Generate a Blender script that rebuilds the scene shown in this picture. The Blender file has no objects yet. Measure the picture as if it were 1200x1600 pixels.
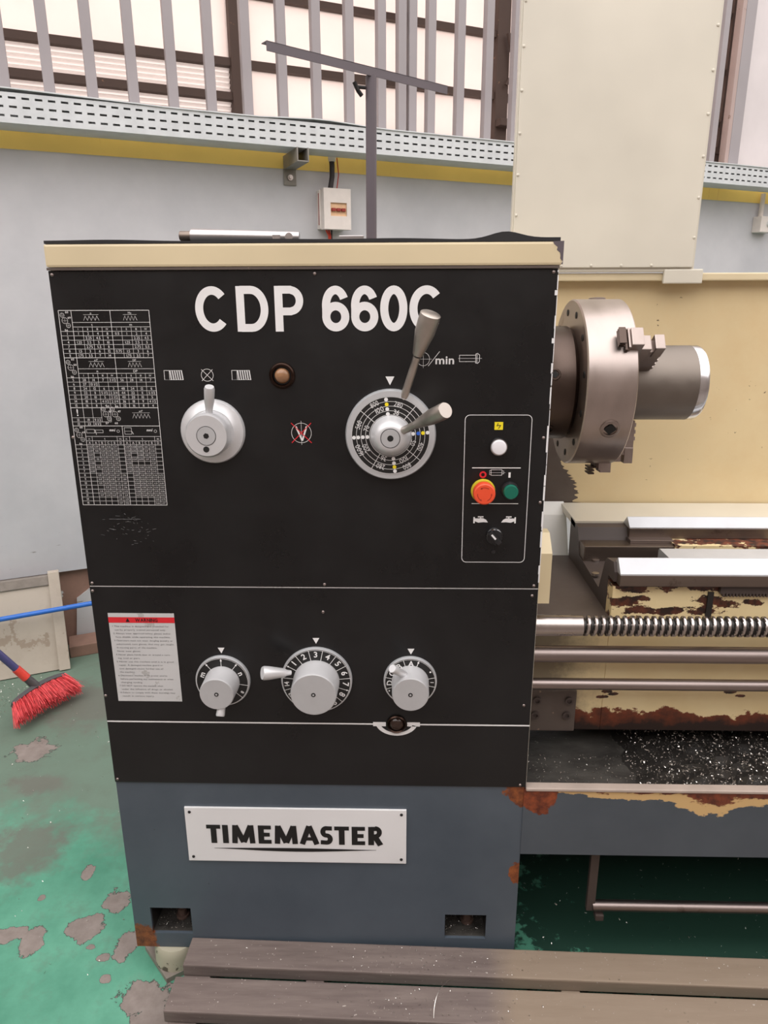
import bpy, bmesh, math, random
from mathutils import Vector, Matrix
random.seed(7)
C = bpy.context.scene.collection
scene = bpy.context.scene
# ------------------------------------------------------------------ camera
cam_d = bpy.data.cameras.new('camera'); cam = bpy.data.objects.new('camera', cam_d); C.objects.link(cam)
cam_d.sensor_fit = 'VERTICAL'; cam_d.sensor_height = 24.0; cam_d.lens = 24.0 * 1100 / 1600
cam_d.clip_start = 0.02; cam_d.clip_end = 200
PITCH, YAW, ROLL = 0.2871, 0.025, -0.0035
cam.location = (0.5568, -1.1571, 1.37)
cam.matrix_world = (Matrix.Translation(cam.location) @ Matrix.Rotation(YAW, 4, 'Z')
                    @ Matrix.Rotation(math.pi / 2 - PITCH, 4, 'X') @ Matrix.Rotation(-ROLL * -1, 4, 'Z'))
scene.camera = cam
# ------------------------------------------------------------------ overcast daylight
w = bpy.data.worlds.new('world'); scene.world = w; w.use_nodes = True
nt = w.node_tree; nt.nodes.clear()
wo = nt.nodes.new('ShaderNodeOutputWorld'); bg = nt.nodes.new('ShaderNodeBackground')
tc = nt.nodes.new('ShaderNodeTexCoord'); sx = nt.nodes.new('ShaderNodeSeparateXYZ'); rp = nt.nodes.new('ShaderNodeValToRGB')
nt.links.new(tc.outputs['Generated'], sx.inputs[0]); nt.links.new(sx.outputs['Z'], rp.inputs[0])
rp.color_ramp.elements[0].position = 0.0; rp.color_ramp.elements[0].color = (0.74, 0.69, 0.675, 1)
rp.color_ramp.elements[1].position = 1.0; rp.color_ramp.elements[1].color = (1.0, 0.945, 0.935, 1)
nt.links.new(rp.outputs[0], bg.inputs[0]); bg.inputs[1].default_value = 1.9
nt.links.new(bg.outputs[0], wo.inputs[0])
sd = bpy.data.lights.new('sun', 'SUN'); sd.energy = 0.5; sd.angle = math.radians(60); sd.color = (1, 0.97, 0.93)
sun = bpy.data.objects.new('sun', sd); C.objects.link(sun); sun.rotation_euler = (math.radians(38), 0, math.radians(-25))
vs = scene.view_settings
vs.view_transform = 'Standard'; vs.look = 'None'; vs.gamma = 1; vs.use_curve_mapping = False; vs.exposure = 0.5

# ------------------------------------------------------------------ materials
def s2l(c):
    c = c / 255.0
    return c / 12.92 if c <= 0.04045 else ((c + 0.055) / 1.055) ** 2.4
def rgb(r, g, b): return (s2l(r), s2l(g), s2l(b), 1)
class NT:
    """small node helper"""
    def __init__(s, name):
        s.m = bpy.data.materials.new(name); s.m.use_nodes = True
        s.t = s.m.node_tree; s.b = s.t.nodes['Principled BSDF']
        s.co = s.t.nodes.new('ShaderNodeTexCoord').outputs['Object']
    def n(s, typ, **kw):
        q = s.t.nodes.new(typ)
        for k, v in kw.items(): setattr(q, k, v)
        return q
    def l(s, a, b): s.t.links.new(a, b)
    def noise(s, scale, detail=4, rough=0.6, vec=None, stretch=None, dist=0.0):
        q = s.n('ShaderNodeTexNoise'); q.inputs['Scale'].default_value = scale
        q.inputs['Detail'].default_value = detail; q.inputs['Roughness'].default_value = rough; q.inputs['Distortion'].default_value = dist
        v = vec or s.co
        if stretch:
            mp = s.n('ShaderNodeMapping'); mp.inputs['Scale'].default_value = stretch; s.l(v, mp.inputs[0]); v = mp.outputs[0]
        s.l(v, q.inputs['Vector']); return q.outputs['Fac']
    def ramp(s, fac, a, b, ca=(0, 0, 0, 1), cb=(1, 1, 1, 1)):
        q = s.n('ShaderNodeValToRGB'); e = q.color_ramp.elements
        e[0].position = a; e[0].color = ca; e[1].position = b; e[1].color = cb
        s.l(fac, q.inputs[0]); return q.outputs[0]
    def mix(s, fac, a, b):
        q = s.n('ShaderNodeMix', data_type='RGBA')
        for sock, v in ((0, fac), (6, a), (7, b)):
            if isinstance(v, bpy.types.NodeSocket): s.l(v, q.inputs[sock])
            else: q.inputs[sock].default_value = v
        return q.outputs[2]
    def math(s, op, a, b=0.0, c=None):
        q = s.n('ShaderNodeMath', operation=op)
        for i, v in enumerate((a, b, c)):
            if v is None: continue
            if isinstance(v, bpy.types.NodeSocket): s.l(v, q.inputs[i])
            else: q.inputs[i].default_value = v
        return q.outputs[0]
    def xyz(s):
        q = s.n('ShaderNodeSeparateXYZ'); s.l(s.co, q.inputs[0]); return q.outputs
    def bump(s, fac, strength=0.2, dist=0.002):
        q = s.n('ShaderNodeBump'); q.inputs['Strength'].default_value = strength; q.inputs['Distance'].default_value = dist
        s.l(fac, q.inputs['Height']); s.l(q.outputs[0], s.b.inputs['Normal'])
    def out(s, col=None, rough=None, metal=None, spec=None):
        for key, v in (('Base Color', col), ('Roughness', rough), ('Metallic', metal), ('Specular IOR Level', spec)):
            if v is None: continue
            if isinstance(v, bpy.types.NodeSocket): s.l(v, s.b.inputs[key])
            else: s.b.inputs[key].default_value = v
        return s.m
def plain(name, c, rough=0.5, metal=0.0, vary=0.12, scale=30, spec=0.5, bump=0.0):
    k = NT(name); f = k.noise(scale)
    d = tuple(max(0, x * (1 - vary)) for x in c[:3]) + (1,); e = tuple(min(1, x * (1 + vary)) for x in c[:3]) + (1,)
    col = k.ramp(f, 0.3, 0.7, d, e)
    if bump: k.bump(f, bump)
    return k.out(col, rough, metal, spec)
def chipped(name, c, chip, amount=0.68, scale=40, rough=0.4, dirt=None, spec=0.5, chip2=None, stretch=None):
    k = NT(name)
    f = k.noise(scale, 6, 0.65, stretch=stretch); big = k.noise(3.0, 3)
    base = k.mix(k.ramp(big, 0.35, 0.7), c, tuple(x * 0.88 for x in c[:3]) + (1,))
    if dirt: base = k.mix(k.math('MULTIPLY', k.ramp(k.noise(7, 5, 0.7), 0.45, 0.75), 0.6), base, dirt)
    col = k.mix(k.ramp(f, amount, amount + 0.015), base, chip)
    if chip2: col = k.mix(k.ramp(f, amount + 0.03, amount + 0.04), col, chip2)
    k.bump(f, 0.05)
    return k.out(col, rough, 0.0, spec)
def metal(name, c, rough=0.3, scale=25, stretch=None, stain=None, amt=0.6):
    k = NT(name); f = k.noise(scale, 5, 0.6, stretch=stretch)
    col = k.ramp(f, 0.25, 0.75, tuple(x * 0.82 for x in c[:3]) + (1,), c)
    if stain: col = k.mix(k.ramp(k.noise(scale * 0.6, 6, 0.7), amt, amt + 0.12), col, stain)
    r = k.ramp(f, 0.2, 0.8, (rough * 0.8,) * 3 + (1,), (min(1, rough * 1.3),) * 3 + (1,))
    return k.out(col, r, 1.0)
M = {}
CREAM = rgb(218, 203, 168)
M['cream'] = chipped('cream_paint', CREAM, rgb(104, 80, 62), 0.70, 34, 0.35)
M['cream_splash'] = chipped('cream_guard_paint', rgb(218, 198, 156), rgb(90, 72, 58), 0.69, 36, 0.3, dirt=rgb(208, 182, 138), stretch=(1, 1, 1.6))
M['cream_pale'] = chipped('pale_cream_paint', rgb(214, 209, 194), rgb(120, 100, 80), 0.80, 30, 0.3)
M['black'] = plain('black_panel_enamel', (0.008, 0.008, 0.0085, 1), 0.22, 0, 0.5, 6, 0.5)
k = NT('black_panel'); f = k.noise(5, 6, 0.65); f2 = k.noise(220, 2)
col = k.mix(k.ramp(f2, 0.76, 0.79), k.ramp(f, 0.3, 0.75, (0.006, 0.006, 0.0065, 1), (0.014, 0.014, 0.0145, 1)), (0.12, 0.12, 0.12, 1))
M['black'] = k.out(col, k.ramp(f, 0.3, 0.7, (0.22,) * 3 + (1,), (0.42,) * 3 + (1,)), 0.0, 0.4)
M['print'] = plain('white_print', rgb(232, 232, 232), 0.45, 0, 0.03)
M['print_dim'] = plain('thin_white_print', rgb(222, 222, 222), 0.45, 0, 0.05)
M['red_print'] = plain('red_print', rgb(215, 40, 50), 0.45, 0, 0.05)
M['yellow_print'] = plain('yellow_print', rgb(240, 220, 40), 0.45, 0, 0.03)
M['blue_print'] = plain('blue_print', rgb(50, 100, 200), 0.45, 0, 0.03)
M['black_print'] = plain('black_print', (0.01, 0.01, 0.01, 1), 0.45, 0, 0.1)
M['grey_print'] = plain('faded_grey_print', rgb(110, 110, 112), 0.6, 0, 0.1)
k = NT('blue_grey_paint'); f = k.noise(4, 5, 0.6); f2 = k.noise(70, 5, 0.7)
col = k.ramp(f, 0.3, 0.7, rgb(70, 80, 90), rgb(84, 94, 104)); col = k.mix(k.ramp(f2, 0.73, 0.745), col, rgb(40, 42, 44))
M['bluegrey'] = k.out(col, 0.38)
# pedestal: rust bitten into the lower left corner
k = NT('pedestal_paint'); f = k.noise(4, 5, 0.6); f2 = k.noise(70, 5, 0.7); x, y, z = k.xyz()
col = k.ramp(f, 0.3, 0.7, rgb(70, 80, 90), rgb(84, 94, 104)); col = k.mix(k.ramp(f2, 0.73, 0.745), col, rgb(40, 42, 44))
n3 = k.noise(22, 6, 0.7)
def corner(k, x, z, cx, cz, r, n, amp): 
    dx = k.math('SUBTRACT', x, cx); dz = k.math('SUBTRACT', z, cz)
    d = k.math('SQRT', k.math('ADD', k.math('MULTIPLY', dx, dx), k.math('MULTIPLY', dz, dz)))
    return k.math('ADD', k.math('SUBTRACT', 1.0, k.math('DIVIDE', d, r)), k.math('MULTIPLY', k.math('SUBTRACT', n, 0.5), amp))
m1 = corner(k, x, z, 0.0, 0.075, 0.055, n3, 1.2); m2 = corner(k, x, z, 0.81, 0.46, 0.05, n3, 1.6); m3 = corner(k, x, z, 0.80, 0.27, 0.028, n3, 1.5)
mk = k.math('MAXIMUM', k.math('MAXIMUM', m1, m2), m3)
rust = k.ramp(k.noise(60, 5, 0.7), 0.35, 0.65, rgb(86, 42, 28), rgb(150, 86, 46))
col = k.mix(k.ramp(mk, 0.1, 0.16), col, rust)
M['pedestal'] = k.out(col, 0.42)
# chip tray front: paint worn to cream primer and rust along the rim
k = NT('tray_front_paint'); x, y, z = k.xyz(); n = k.noise(9, 7, 0.68, stretch=(0.7, 1, 1.6)); f = k.noise(4, 5)
base = k.ramp(f, 0.3, 0.7, rgb(66, 74, 82), rgb(80, 88, 96))
h = k.math('MULTIPLY', k.math('SUBTRACT', z, 0.422), 8.0)
wx = k.math('MULTIPLY', k.math('SUBTRACT', 0.16, k.math('ABSOLUTE', k.math('SUBTRACT', x, 1.17))), 1.0)
v = k.math('ADD', k.math('ADD', h, wx), n)
col = k.mix(k.ramp(v, 0.66, 0.675), base, rgb(205, 172, 120))
col = k.mix(k.ramp(v, 0.83, 0.86), col, k.ramp(k.noise(50, 5, 0.7), 0.35, 0.65, rgb(66, 30, 24), rgb(130, 66, 42)))
dx = corner(k, x, z, 0.825, 0.45, 0.04, n3 if False else k.noise(22, 6, 0.7), 1.3)
col = k.mix(k.ramp(dx, 0.05, 0.12), col, k.ramp(k.noise(50, 5, 0.7), 0.35, 0.65, rgb(84, 38, 26), rgb(146, 74, 42)))
M['trayfront'] = k.out(col, 0.45)
# bed front: cream paint, dark oily rust along the foot and grey grime toward the headstock
k = NT('bed_front_paint'); x, y, z = k.xyz(); n = k.noise(14, 7, 0.68, stretch=(0.8, 1, 1)); n2 = k.noise(40, 6, 0.65)
base = k.mix(k.ramp(k.noise(6, 4), 0.35, 0.7), rgb(232, 214, 168), rgb(222, 200, 150))
base = k.mix(k.ramp(n2, 0.71, 0.725), base, rgb(92, 52, 38))
g = k.math('ADD', k.math('MULTIPLY', k.math('SUBTRACT', 0.97, x), 6.0), k.math('MULTIPLY', k.math('SUBTRACT', n, 0.5), 1.4))
base = k.mix(k.math('MULTIPLY', k.ramp(g, 0.0, 0.6), 0.8), base, rgb(92, 84, 76))
v = k.math('ADD', k.math('MULTIPLY', k.math('SUBTRACT', 0.553, z), 18.0), k.math('MULTIPLY', k.math('SUBTRACT', n, 0.5), 2.2))
rustc = k.ramp(k.math('ADD', v, k.math('MULTIPLY', k.noise(60, 5, 0.7), 0.6)), 0.3, 0.85, rgb(120, 62, 40), rgb(46, 34, 30))
col = k.mix(k.ramp(v, 0.0, 0.06), base, rustc)
v2 = k.math('ADD', k.math('MULTIPLY', k.math('SUBTRACT', k.math('ABSOLUTE', k.math('SUBTRACT', z, 0.795)), 0.034), 30.0 ), k.math('MULTIPLY', k.math('SUBTRACT', n, 0.5), 4.5))
v2 = k.math('MULTIPLY', v2, k.math('GREATER_THAN', z, 0.735))
col = k.mix(k.ramp(v2, 0.12, 0.20), col, k.ramp(k.noise(50, 4), 0.4, 0.6, rgb(52, 36, 30), rgb(120, 66, 46)))
rz = k.ramp(k.noise(40, 5, 0.7), 0.42, 0.66, rgb(46, 33, 28), rgb(112, 62, 44)); nn = k.noise(34, 6, 0.7, stretch=(0.7, 1, 1.3))
for (cx_, cz_, rr_) in ((1.01, .833, .016), (1.09, .834, .012), (1.15, .833, .014), (1.0, .800, .014), (1.04, .806, .007), (1.03, .781, .012), (1.10, .779, .010), (1.16, .783, .014), (1.172, .805, .012), (1.20, .796, .010), (1.255, .800, .007), (1.24, .60, .005), (1.26, .59, .004), (.985, .598, .005), (1.0, .592, .004), (.975, .585, .004)):
    col = k.mix(k.ramp(corner(k, k.math('MULTIPLY', x, 0.34), z, cx_ * 0.34, cz_, rr_, nn, 3.2), 0.1, 0.2), col, rz)
M['bedfront'] = k.out(col, 0.4)
M['oily'] = chipped('oily_cast_iron', rgb(92, 82, 76), rgb(140, 120, 104), 0.70, 60, 0.45, dirt=rgb(70, 58, 52))
M['castdark'] = chipped('dark_cast_end', rgb(74, 64, 60), rgb(110, 96, 88), 0.72, 60, 0.5)
M['ground'] = plain('ground_way_steel', rgb(196, 199, 203), 0.42, 0.35, 0.05, 12)
M['wayside'] = metal('way_side_steel', rgb(136, 124, 115), 0.42, 16, (0.15, 3, 3), rgb(86, 74, 66), 0.58)
M['chuck'] = metal('chuck_steel', rgb(190, 178, 172), 0.33, 14, (1.5, .6, .6), rgb(132, 108, 92), 0.66)
M['chuckdark'] = metal('dark_spindle_nose', rgb(92, 80, 74), 0.34, 18)
M['jaw'] = metal('jaw_steel', rgb(168, 156, 150), 0.36, 30)
M['hole'] = plain('dark_hole', (0.006, 0.006, 0.006, 1), 0.6)
M['pipe'] = metal('pipe_scale', rgb(138, 130, 122), 0.5, 26, None, rgb(104, 88, 76), 0.6)
M['bright'] = metal('turned_bright_steel', rgb(224, 224, 226), 0.2, 60, (6, .3, .3))
M['screw'] = metal('leadscrew_steel', rgb(196, 188, 184), 0.28, 20)
M['rod'] = metal('feed_rod_steel', rgb(160, 148, 144), 0.36, 16, (0.2, 3, 3), rgb(96, 82, 76), 0.6)
M['alu'] = plain('satin_aluminium', rgb(206, 209, 212), 0.36, 0.45, 0.04)
M['knobface'] = plain('satin_knob_face', rgb(196, 198, 200), 0.38, 0.35, 0.03)
M['knob'] = plain('satin_knob', rgb(214, 215, 217), 0.35, 0.35, 0.03)
M['handle'] = metal('lever_steel', rgb(196, 188, 180), 0.42, 40)
M['copper'] = metal('sight_glass_bezel', rgb(62, 48, 42), 0.3, 40)
M['sight'] = plain('amber_sight_glass', rgb(150, 112, 82), 0.12, 0.0, 0.2, 60)
M['sightdark'] = plain('dark_oil_sight_glass', rgb(48, 34, 28), 0.1, 0.0, 0.3, 60)
M['estop'] = plain('orange_red_plastic', rgb(236, 84, 50), 0.4, 0, 0.03)
M['estop_dark'] = plain('dark_red_arrows', rgb(170, 50, 34), 0.5, 0, 0.03)
M['estop_y'] = plain('yellow_plastic', rgb(205, 190, 50), 0.4, 0, 0.04)
M['green_btn'] = plain('green_plastic', rgb(18, 104, 84), 0.35, 0, 0.04)
M['white_btn'] = plain('white_plastic', rgb(236, 236, 240), 0.3, 0, 0.02)
M['dark_plastic'] = plain('dark_plastic', rgb(34, 34, 36), 0.35, 0, 0.1)
M['chrome'] = metal('chrome_bezel', rgb(190, 190, 192), 0.18, 30)
M['plate_white'] = chipped('white_nameplate', rgb(236, 237, 238), rgb(60, 60, 60), 0.76, 60, 0.35)
M['paper'] = chipped('crinkled_white_label', rgb(205, 206, 206), rgb(176, 176, 174), 0.62, 26, 0.5)
M['wall'] = None
k = NT('wall_sheet_paint'); n = k.noise(3, 5, 0.6); x, y, z = k.xyz()
col = k.ramp(n, 0.3, 0.7, rgb(188, 189, 194), rgb(206, 206, 210))
sc = k.noise(16, 6, 0.7, stretch=(0.5, 0.5, 4)); low = k.math('MULTIPLY', k.math('SUBTRACT', 0.62, z), 0.35)
col = k.mix(k.ramp(k.math('ADD', sc, k.math('MINIMUM', low, 0.06)), 0.72, 0.74), col, rgb(120, 116, 112))
M['wall'] = k.out(col, 0.5)
M['plinth'] = chipped('brown_plinth_render', rgb(150, 118, 104), rgb(205, 205, 206), 0.60, 5, 0.75, dirt=rgb(120, 94, 84))
M['whiteplinth'] = chipped('flaking_white_render', rgb(196, 196, 198), rgb(110, 104, 100), 0.66, 14, 0.75, stretch=(0.6, 0.6, 3))
M['yellowband'] = chipped('yellow_band_paint', rgb(255, 224, 126), rgb(240, 204, 116), 0.66, 14, 0.5, stretch=(3, 3, 0.3))
M['roomwall'] = plain('painted_workshop_wall', rgb(158, 147, 140), 0.8, 0, 0.08, 2)
M['whitewall'] = plain('white_wall_panel', rgb(204, 197, 197), 0.5, 0, 0.05, 4)
M['barpaint'] = chipped('grey_bar_paint', rgb(150, 144, 146), rgb(110, 94, 86), 0.74, 40, 0.5)
M['rustpale'] = chipped('faded_pink_jamb_paint', rgb(168, 148, 142), rgb(120, 96, 84), 0.68, 30, 0.6)
M['rustbrown'] = chipped('brown_window_steel', rgb(84, 66, 58), rgb(128, 96, 74), 0.66, 30, 0.7)
M['galv'] = plain('galvanised_tray', rgb(200, 204, 206), 0.45, 0.15, 0.08, 18)
M['bracket'] = plain('grey_bracket', rgb(140, 136, 130), 0.5, 0.3, 0.1)
M['boxwhite'] = plain('off_white_plastic', rgb(226, 218, 212), 0.45, 0, 0.04)
M['cable'] = plain('black_cable', rgb(48, 44, 46), 0.5)
M['wire_red'] = plain('red_wire', rgb(190, 60, 40), 0.5)
M['breaker'] = plain('cream_breaker', rgb(228, 190, 150), 0.5)
M['breaker_red'] = plain('breaker_toggle', rgb(150, 50, 40), 0.5)
M['standsteel'] = chipped('dark_painted_steel', rgb(96, 88, 94), rgb(130, 118, 114), 0.72, 40, 0.45)
M['rubber'] = plain('black_rubber', rgb(30, 30, 32), 0.55, 0, 0.2)
M['polished'] = metal('scratched_tool_steel', rgb(196, 194, 194), 0.3, 40, (0.4, 2, 2))
M['wood'] = None
k = NT('weathered_plank'); n = k.noise(7, 6, 0.65, stretch=(1, 9, 9)); n2 = k.noise(3, 3); x, y, z = k.xyz()
col = k.ramp(n, 0.3, 0.7, rgb(100, 88, 84), rgb(124, 112, 106))
warm = k.ramp(k.math('ADD', x, k.math('MULTIPLY', n2, 0.15)), 0.80, 0.86)
col = k.mix(k.math('MULTIPLY', warm, 0.55), col, rgb(156, 138, 114))
col = k.mix(k.ramp(k.noise(160, 2), 0.71, 0.74), col, rgb(176, 168, 160)); k.bump(n, 0.25)
M['wood'] = k.out(col, 0.75)
M['board'] = chipped('stained_white_board', rgb(190, 180, 166), rgb(158, 144, 128), 0.60, 6, 0.6, dirt=rgb(164, 150, 136))
M['cardboard'] = plain('brown_cardboard', rgb(142, 112, 98), 0.75, 0, 0.1, 20)
M['brick'] = plain('pale_brick', rgb(190, 170, 154), 0.8, 0, 0.15, 30)
M['bluepole'] = plain('blue_plastic_sleeve', rgb(48, 112, 204), 0.35, 0, 0.05)
M['broomhandle'] = plain('dark_blue_handle', rgb(78, 76, 124), 0.35, 0.1, 0.08)
M['broomred'] = plain('red_collar', rgb(226, 74, 62), 0.4)
M['bristle'] = plain('red_bristle', rgb(226, 84, 88), 0.5, 0, 0.25, 60)
M['broomgrey'] = plain('grey_broom_block', rgb(78, 76, 78), 0.45)
M['pad'] = chipped('oily_concrete_pad', rgb(176, 172, 152), rgb(84, 80, 66), 0.53, 26, 0.7)
M['steelplate'] = plain('grimy_steel_plate', rgb(140, 132, 124), 0.55, 0.3, 0.15)
M['traydark'] = None
k = NT('oily_tray'); n = k.noise(12, 6, 0.65, stretch=(0.8, 1.5, 1)); n2 = k.noise(90, 3)
col = k.ramp(n, 0.35, 0.7, rgb(44, 42, 40), rgb(82, 80, 76)); col = k.mix(k.ramp(n2, 0.68, 0.72), col, rgb(120, 116, 110)); k.bump(n, 0.6, 0.004)
M['traydark'] = k.out(col, 0.35)
M['traydeep'] = plain('dark_oily_steel', rgb(38, 36, 34), 0.4, 0, 0.3)
M['chips'] = metal('bright_swarf', rgb(235, 232, 226), 0.3, 80)
M['chips_dull'] = plain('dull_swarf', rgb(150, 142, 134), 0.4, 0.4, 0.3, 200)
M['rimsteel'] = plain('worn_bare_rim', rgb(186, 172, 162), 0.4, 0.25, 0.1, 14)
M['white_sheet'] = plain('white_rear_sheet', rgb(232, 233, 230), 0.3, 0, 0.03, 8)
# translucent window sheeting: sky light comes through it
def sheet(name, c, tr):
    k = NT(name); k.t.nodes.remove(k.b)
    o = [q for q in k.t.nodes if q.type == 'OUTPUT_MATERIAL'][0]
    a = k.n('ShaderNodeBsdfTransparent'); t = k.n('ShaderNodeBsdfTranslucent'); d = k.n('ShaderNodeBsdfDiffuse'); 
    f = k.noise(2.2, 5, 0.6); col = k.ramp(f, 0.3, 0.7, c, (min(1, c[0] * 1.05), min(1, c[1] * 1.08), min(1, c[2] * 1.08), 1))
    for q in (a, t, d): k.l(col, q.inputs[0])
    m1 = k.n('ShaderNodeMixShader'); m1.inputs[0].default_value = 0.7; k.l(d.outputs[0], m1.inputs[1]); k.l(t.outputs[0], m1.inputs[2])
    m2 = k.n('ShaderNodeMixShader'); m2.inputs[0].default_value = tr; k.l(m1.outputs[0], m2.inputs[1]); k.l(a.outputs[0], m2.inputs[2])
    k.l(m2.outputs[0], o.inputs[0]); return k.m
M['pane'] = sheet('translucent_pane', (0.90, 0.80, 0.765, 1), 0.30)
M['pane_rib'] = sheet('ribbed_translucent_pane', (0.76, 0.66, 0.62, 1), 0.08)
# painted floor, peeled to bare concrete in patches
k = NT('green_floor_paint')
sv = k.n('ShaderNodeSeparateXYZ'); k.l(k.co, sv.inputs[0])
nv = k.n('ShaderNodeTexNoise'); nv.inputs['Scale'].default_value = 22; nv.inputs['Detail'].default_value = 6; nv.inputs['Roughness'].default_value = 0.65; k.l(k.co, nv.inputs['Vector'])
PATCH = [(-.121, .182, .035, .033), (-.165, .104, .048, .036), (-.330, .078, .045, .028), (-.267, .068, .028, .040), (-.050, .066, .026, .045), (.030, -.058, .060, .036),
         (-.09, .03, .016, .012), (-.067, -.02, .012, .012), (-.622, .761, .07, .06), (-.226, .268, .014, .024), (-.304, .187, .010, .010), (.075, -.115, .06, .04), (-.13, .055, .009, .007),
         (-.30, -.25, .06, .05), (-.6, -.1, .08, .06), (.3, -.6, .1, .07)]
off = k.n('ShaderNodeVectorMath', operation='SUBTRACT'); k.l(nv.outputs['Color'], off.inputs[0]); off.inputs[1].default_value = (.5, .5, .5)
mask = None
for (cx, cy, rx, ry) in PATCH:
    a = k.n('ShaderNodeVectorMath', operation='SUBTRACT'); k.l(k.co, a.inputs[0]); a.inputs[1].default_value = (cx, cy, 0)
    b = k.n('ShaderNodeVectorMath', operation='MULTIPLY'); k.l(a.outputs[0], b.inputs[0]); b.inputs[1].default_value = (1 / rx, 1 / ry, 0)
    e = k.n('ShaderNodeVectorMath', operation='MULTIPLY_ADD'); k.l(off.outputs[0], e.inputs[0]); e.inputs[1].default_value = (2.2, 2.2, 0); k.l(b.outputs[0], e.inputs[2])
    ln = k.n('ShaderNodeVectorMath', operation='LENGTH'); k.l(e.outputs[0], ln.inputs[0])
    v = k.math('SUBTRACT', 1.0, ln.outputs['Value'])
    mask = v if mask is None else k.math('MAXIMUM', mask, v)
def soft(cx, cy, rx, ry):
    a = k.n('ShaderNodeVectorMath', operation='SUBTRACT'); k.l(k.co, a.inputs[0]); a.inputs[1].default_value = (cx, cy, 0)
    b = k.n('ShaderNodeVectorMath', operation='MULTIPLY'); k.l(a.outputs[0], b.inputs[0]); b.inputs[1].default_value = (1 / rx, 1 / ry, 0)
    e = k.n('ShaderNodeVectorMath', operation='MULTIPLY_ADD'); k.l(off.outputs[0], e.inputs[0]); e.inputs[1].default_value = (1.8, 1.8, 0); k.l(b.outputs[0], e.inputs[2])
    ln = k.n('ShaderNodeVectorMath', operation='LENGTH'); k.l(e.outputs[0], ln.inputs[0])
    return k.math('SUBTRACT', 1.0, ln.outputs['Value'])
green = k.ramp(k.noise(5, 6, 0.65), 0.3, 0.7, rgb(66, 132, 108), rgb(100, 168, 142))
green = k.mix(k.ramp(k.math('ADD', sv.outputs[1], k.math('MULTIPLY', k.noise(4, 5), 0.5)), -0.55, -0.2, (1, 1, 1, 1), (0, 0, 0, 1)), green, rgb(128, 118, 112))  # floor out of view, greyed to cut its green bounce light
far = k.ramp(k.math('ADD', sv.outputs[1], k.math('MULTIPLY', k.noise(6, 6, 0.7), 0.9)), 0.75, 1.7)
green = k.mix(k.math('MULTIPLY', far, 0.75), green, rgb(108, 112, 102))
dirt = k.math('MAXIMUM', soft(-.43, .34, .14, .13), soft(-.52, .60, .11, .05)); dirt = k.math('MAXIMUM', dirt, soft(-.55, 1.05, .25, .2))
green = k.mix(k.math('MULTIPLY', k.ramp(dirt, 0.0, 0.5), 0.8), green, rgb(104, 104, 96))
green = k.mix(k.math('MULTIPLY', k.ramp(k.noise(11, 7, 0.75), 0.52, 0.7), 0.35), green, rgb(96, 100, 90))
darker = k.math('MAXIMUM', soft(1.25, .20, .50, .30), soft(2.0, .20, .7, .30))
green = k.mix(k.ramp(darker, 0.0, 0.12), green, rgb(34, 66, 54))  # darker green over the floor below the bed
conc = k.ramp(k.noise(30, 5), 0.3, 0.7, rgb(124, 114, 108), rgb(146, 136, 130))
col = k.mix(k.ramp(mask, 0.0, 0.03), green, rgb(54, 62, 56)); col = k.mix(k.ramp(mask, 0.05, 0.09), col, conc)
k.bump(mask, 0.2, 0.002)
M['floor'] = k.out(col, 0.55)

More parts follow.
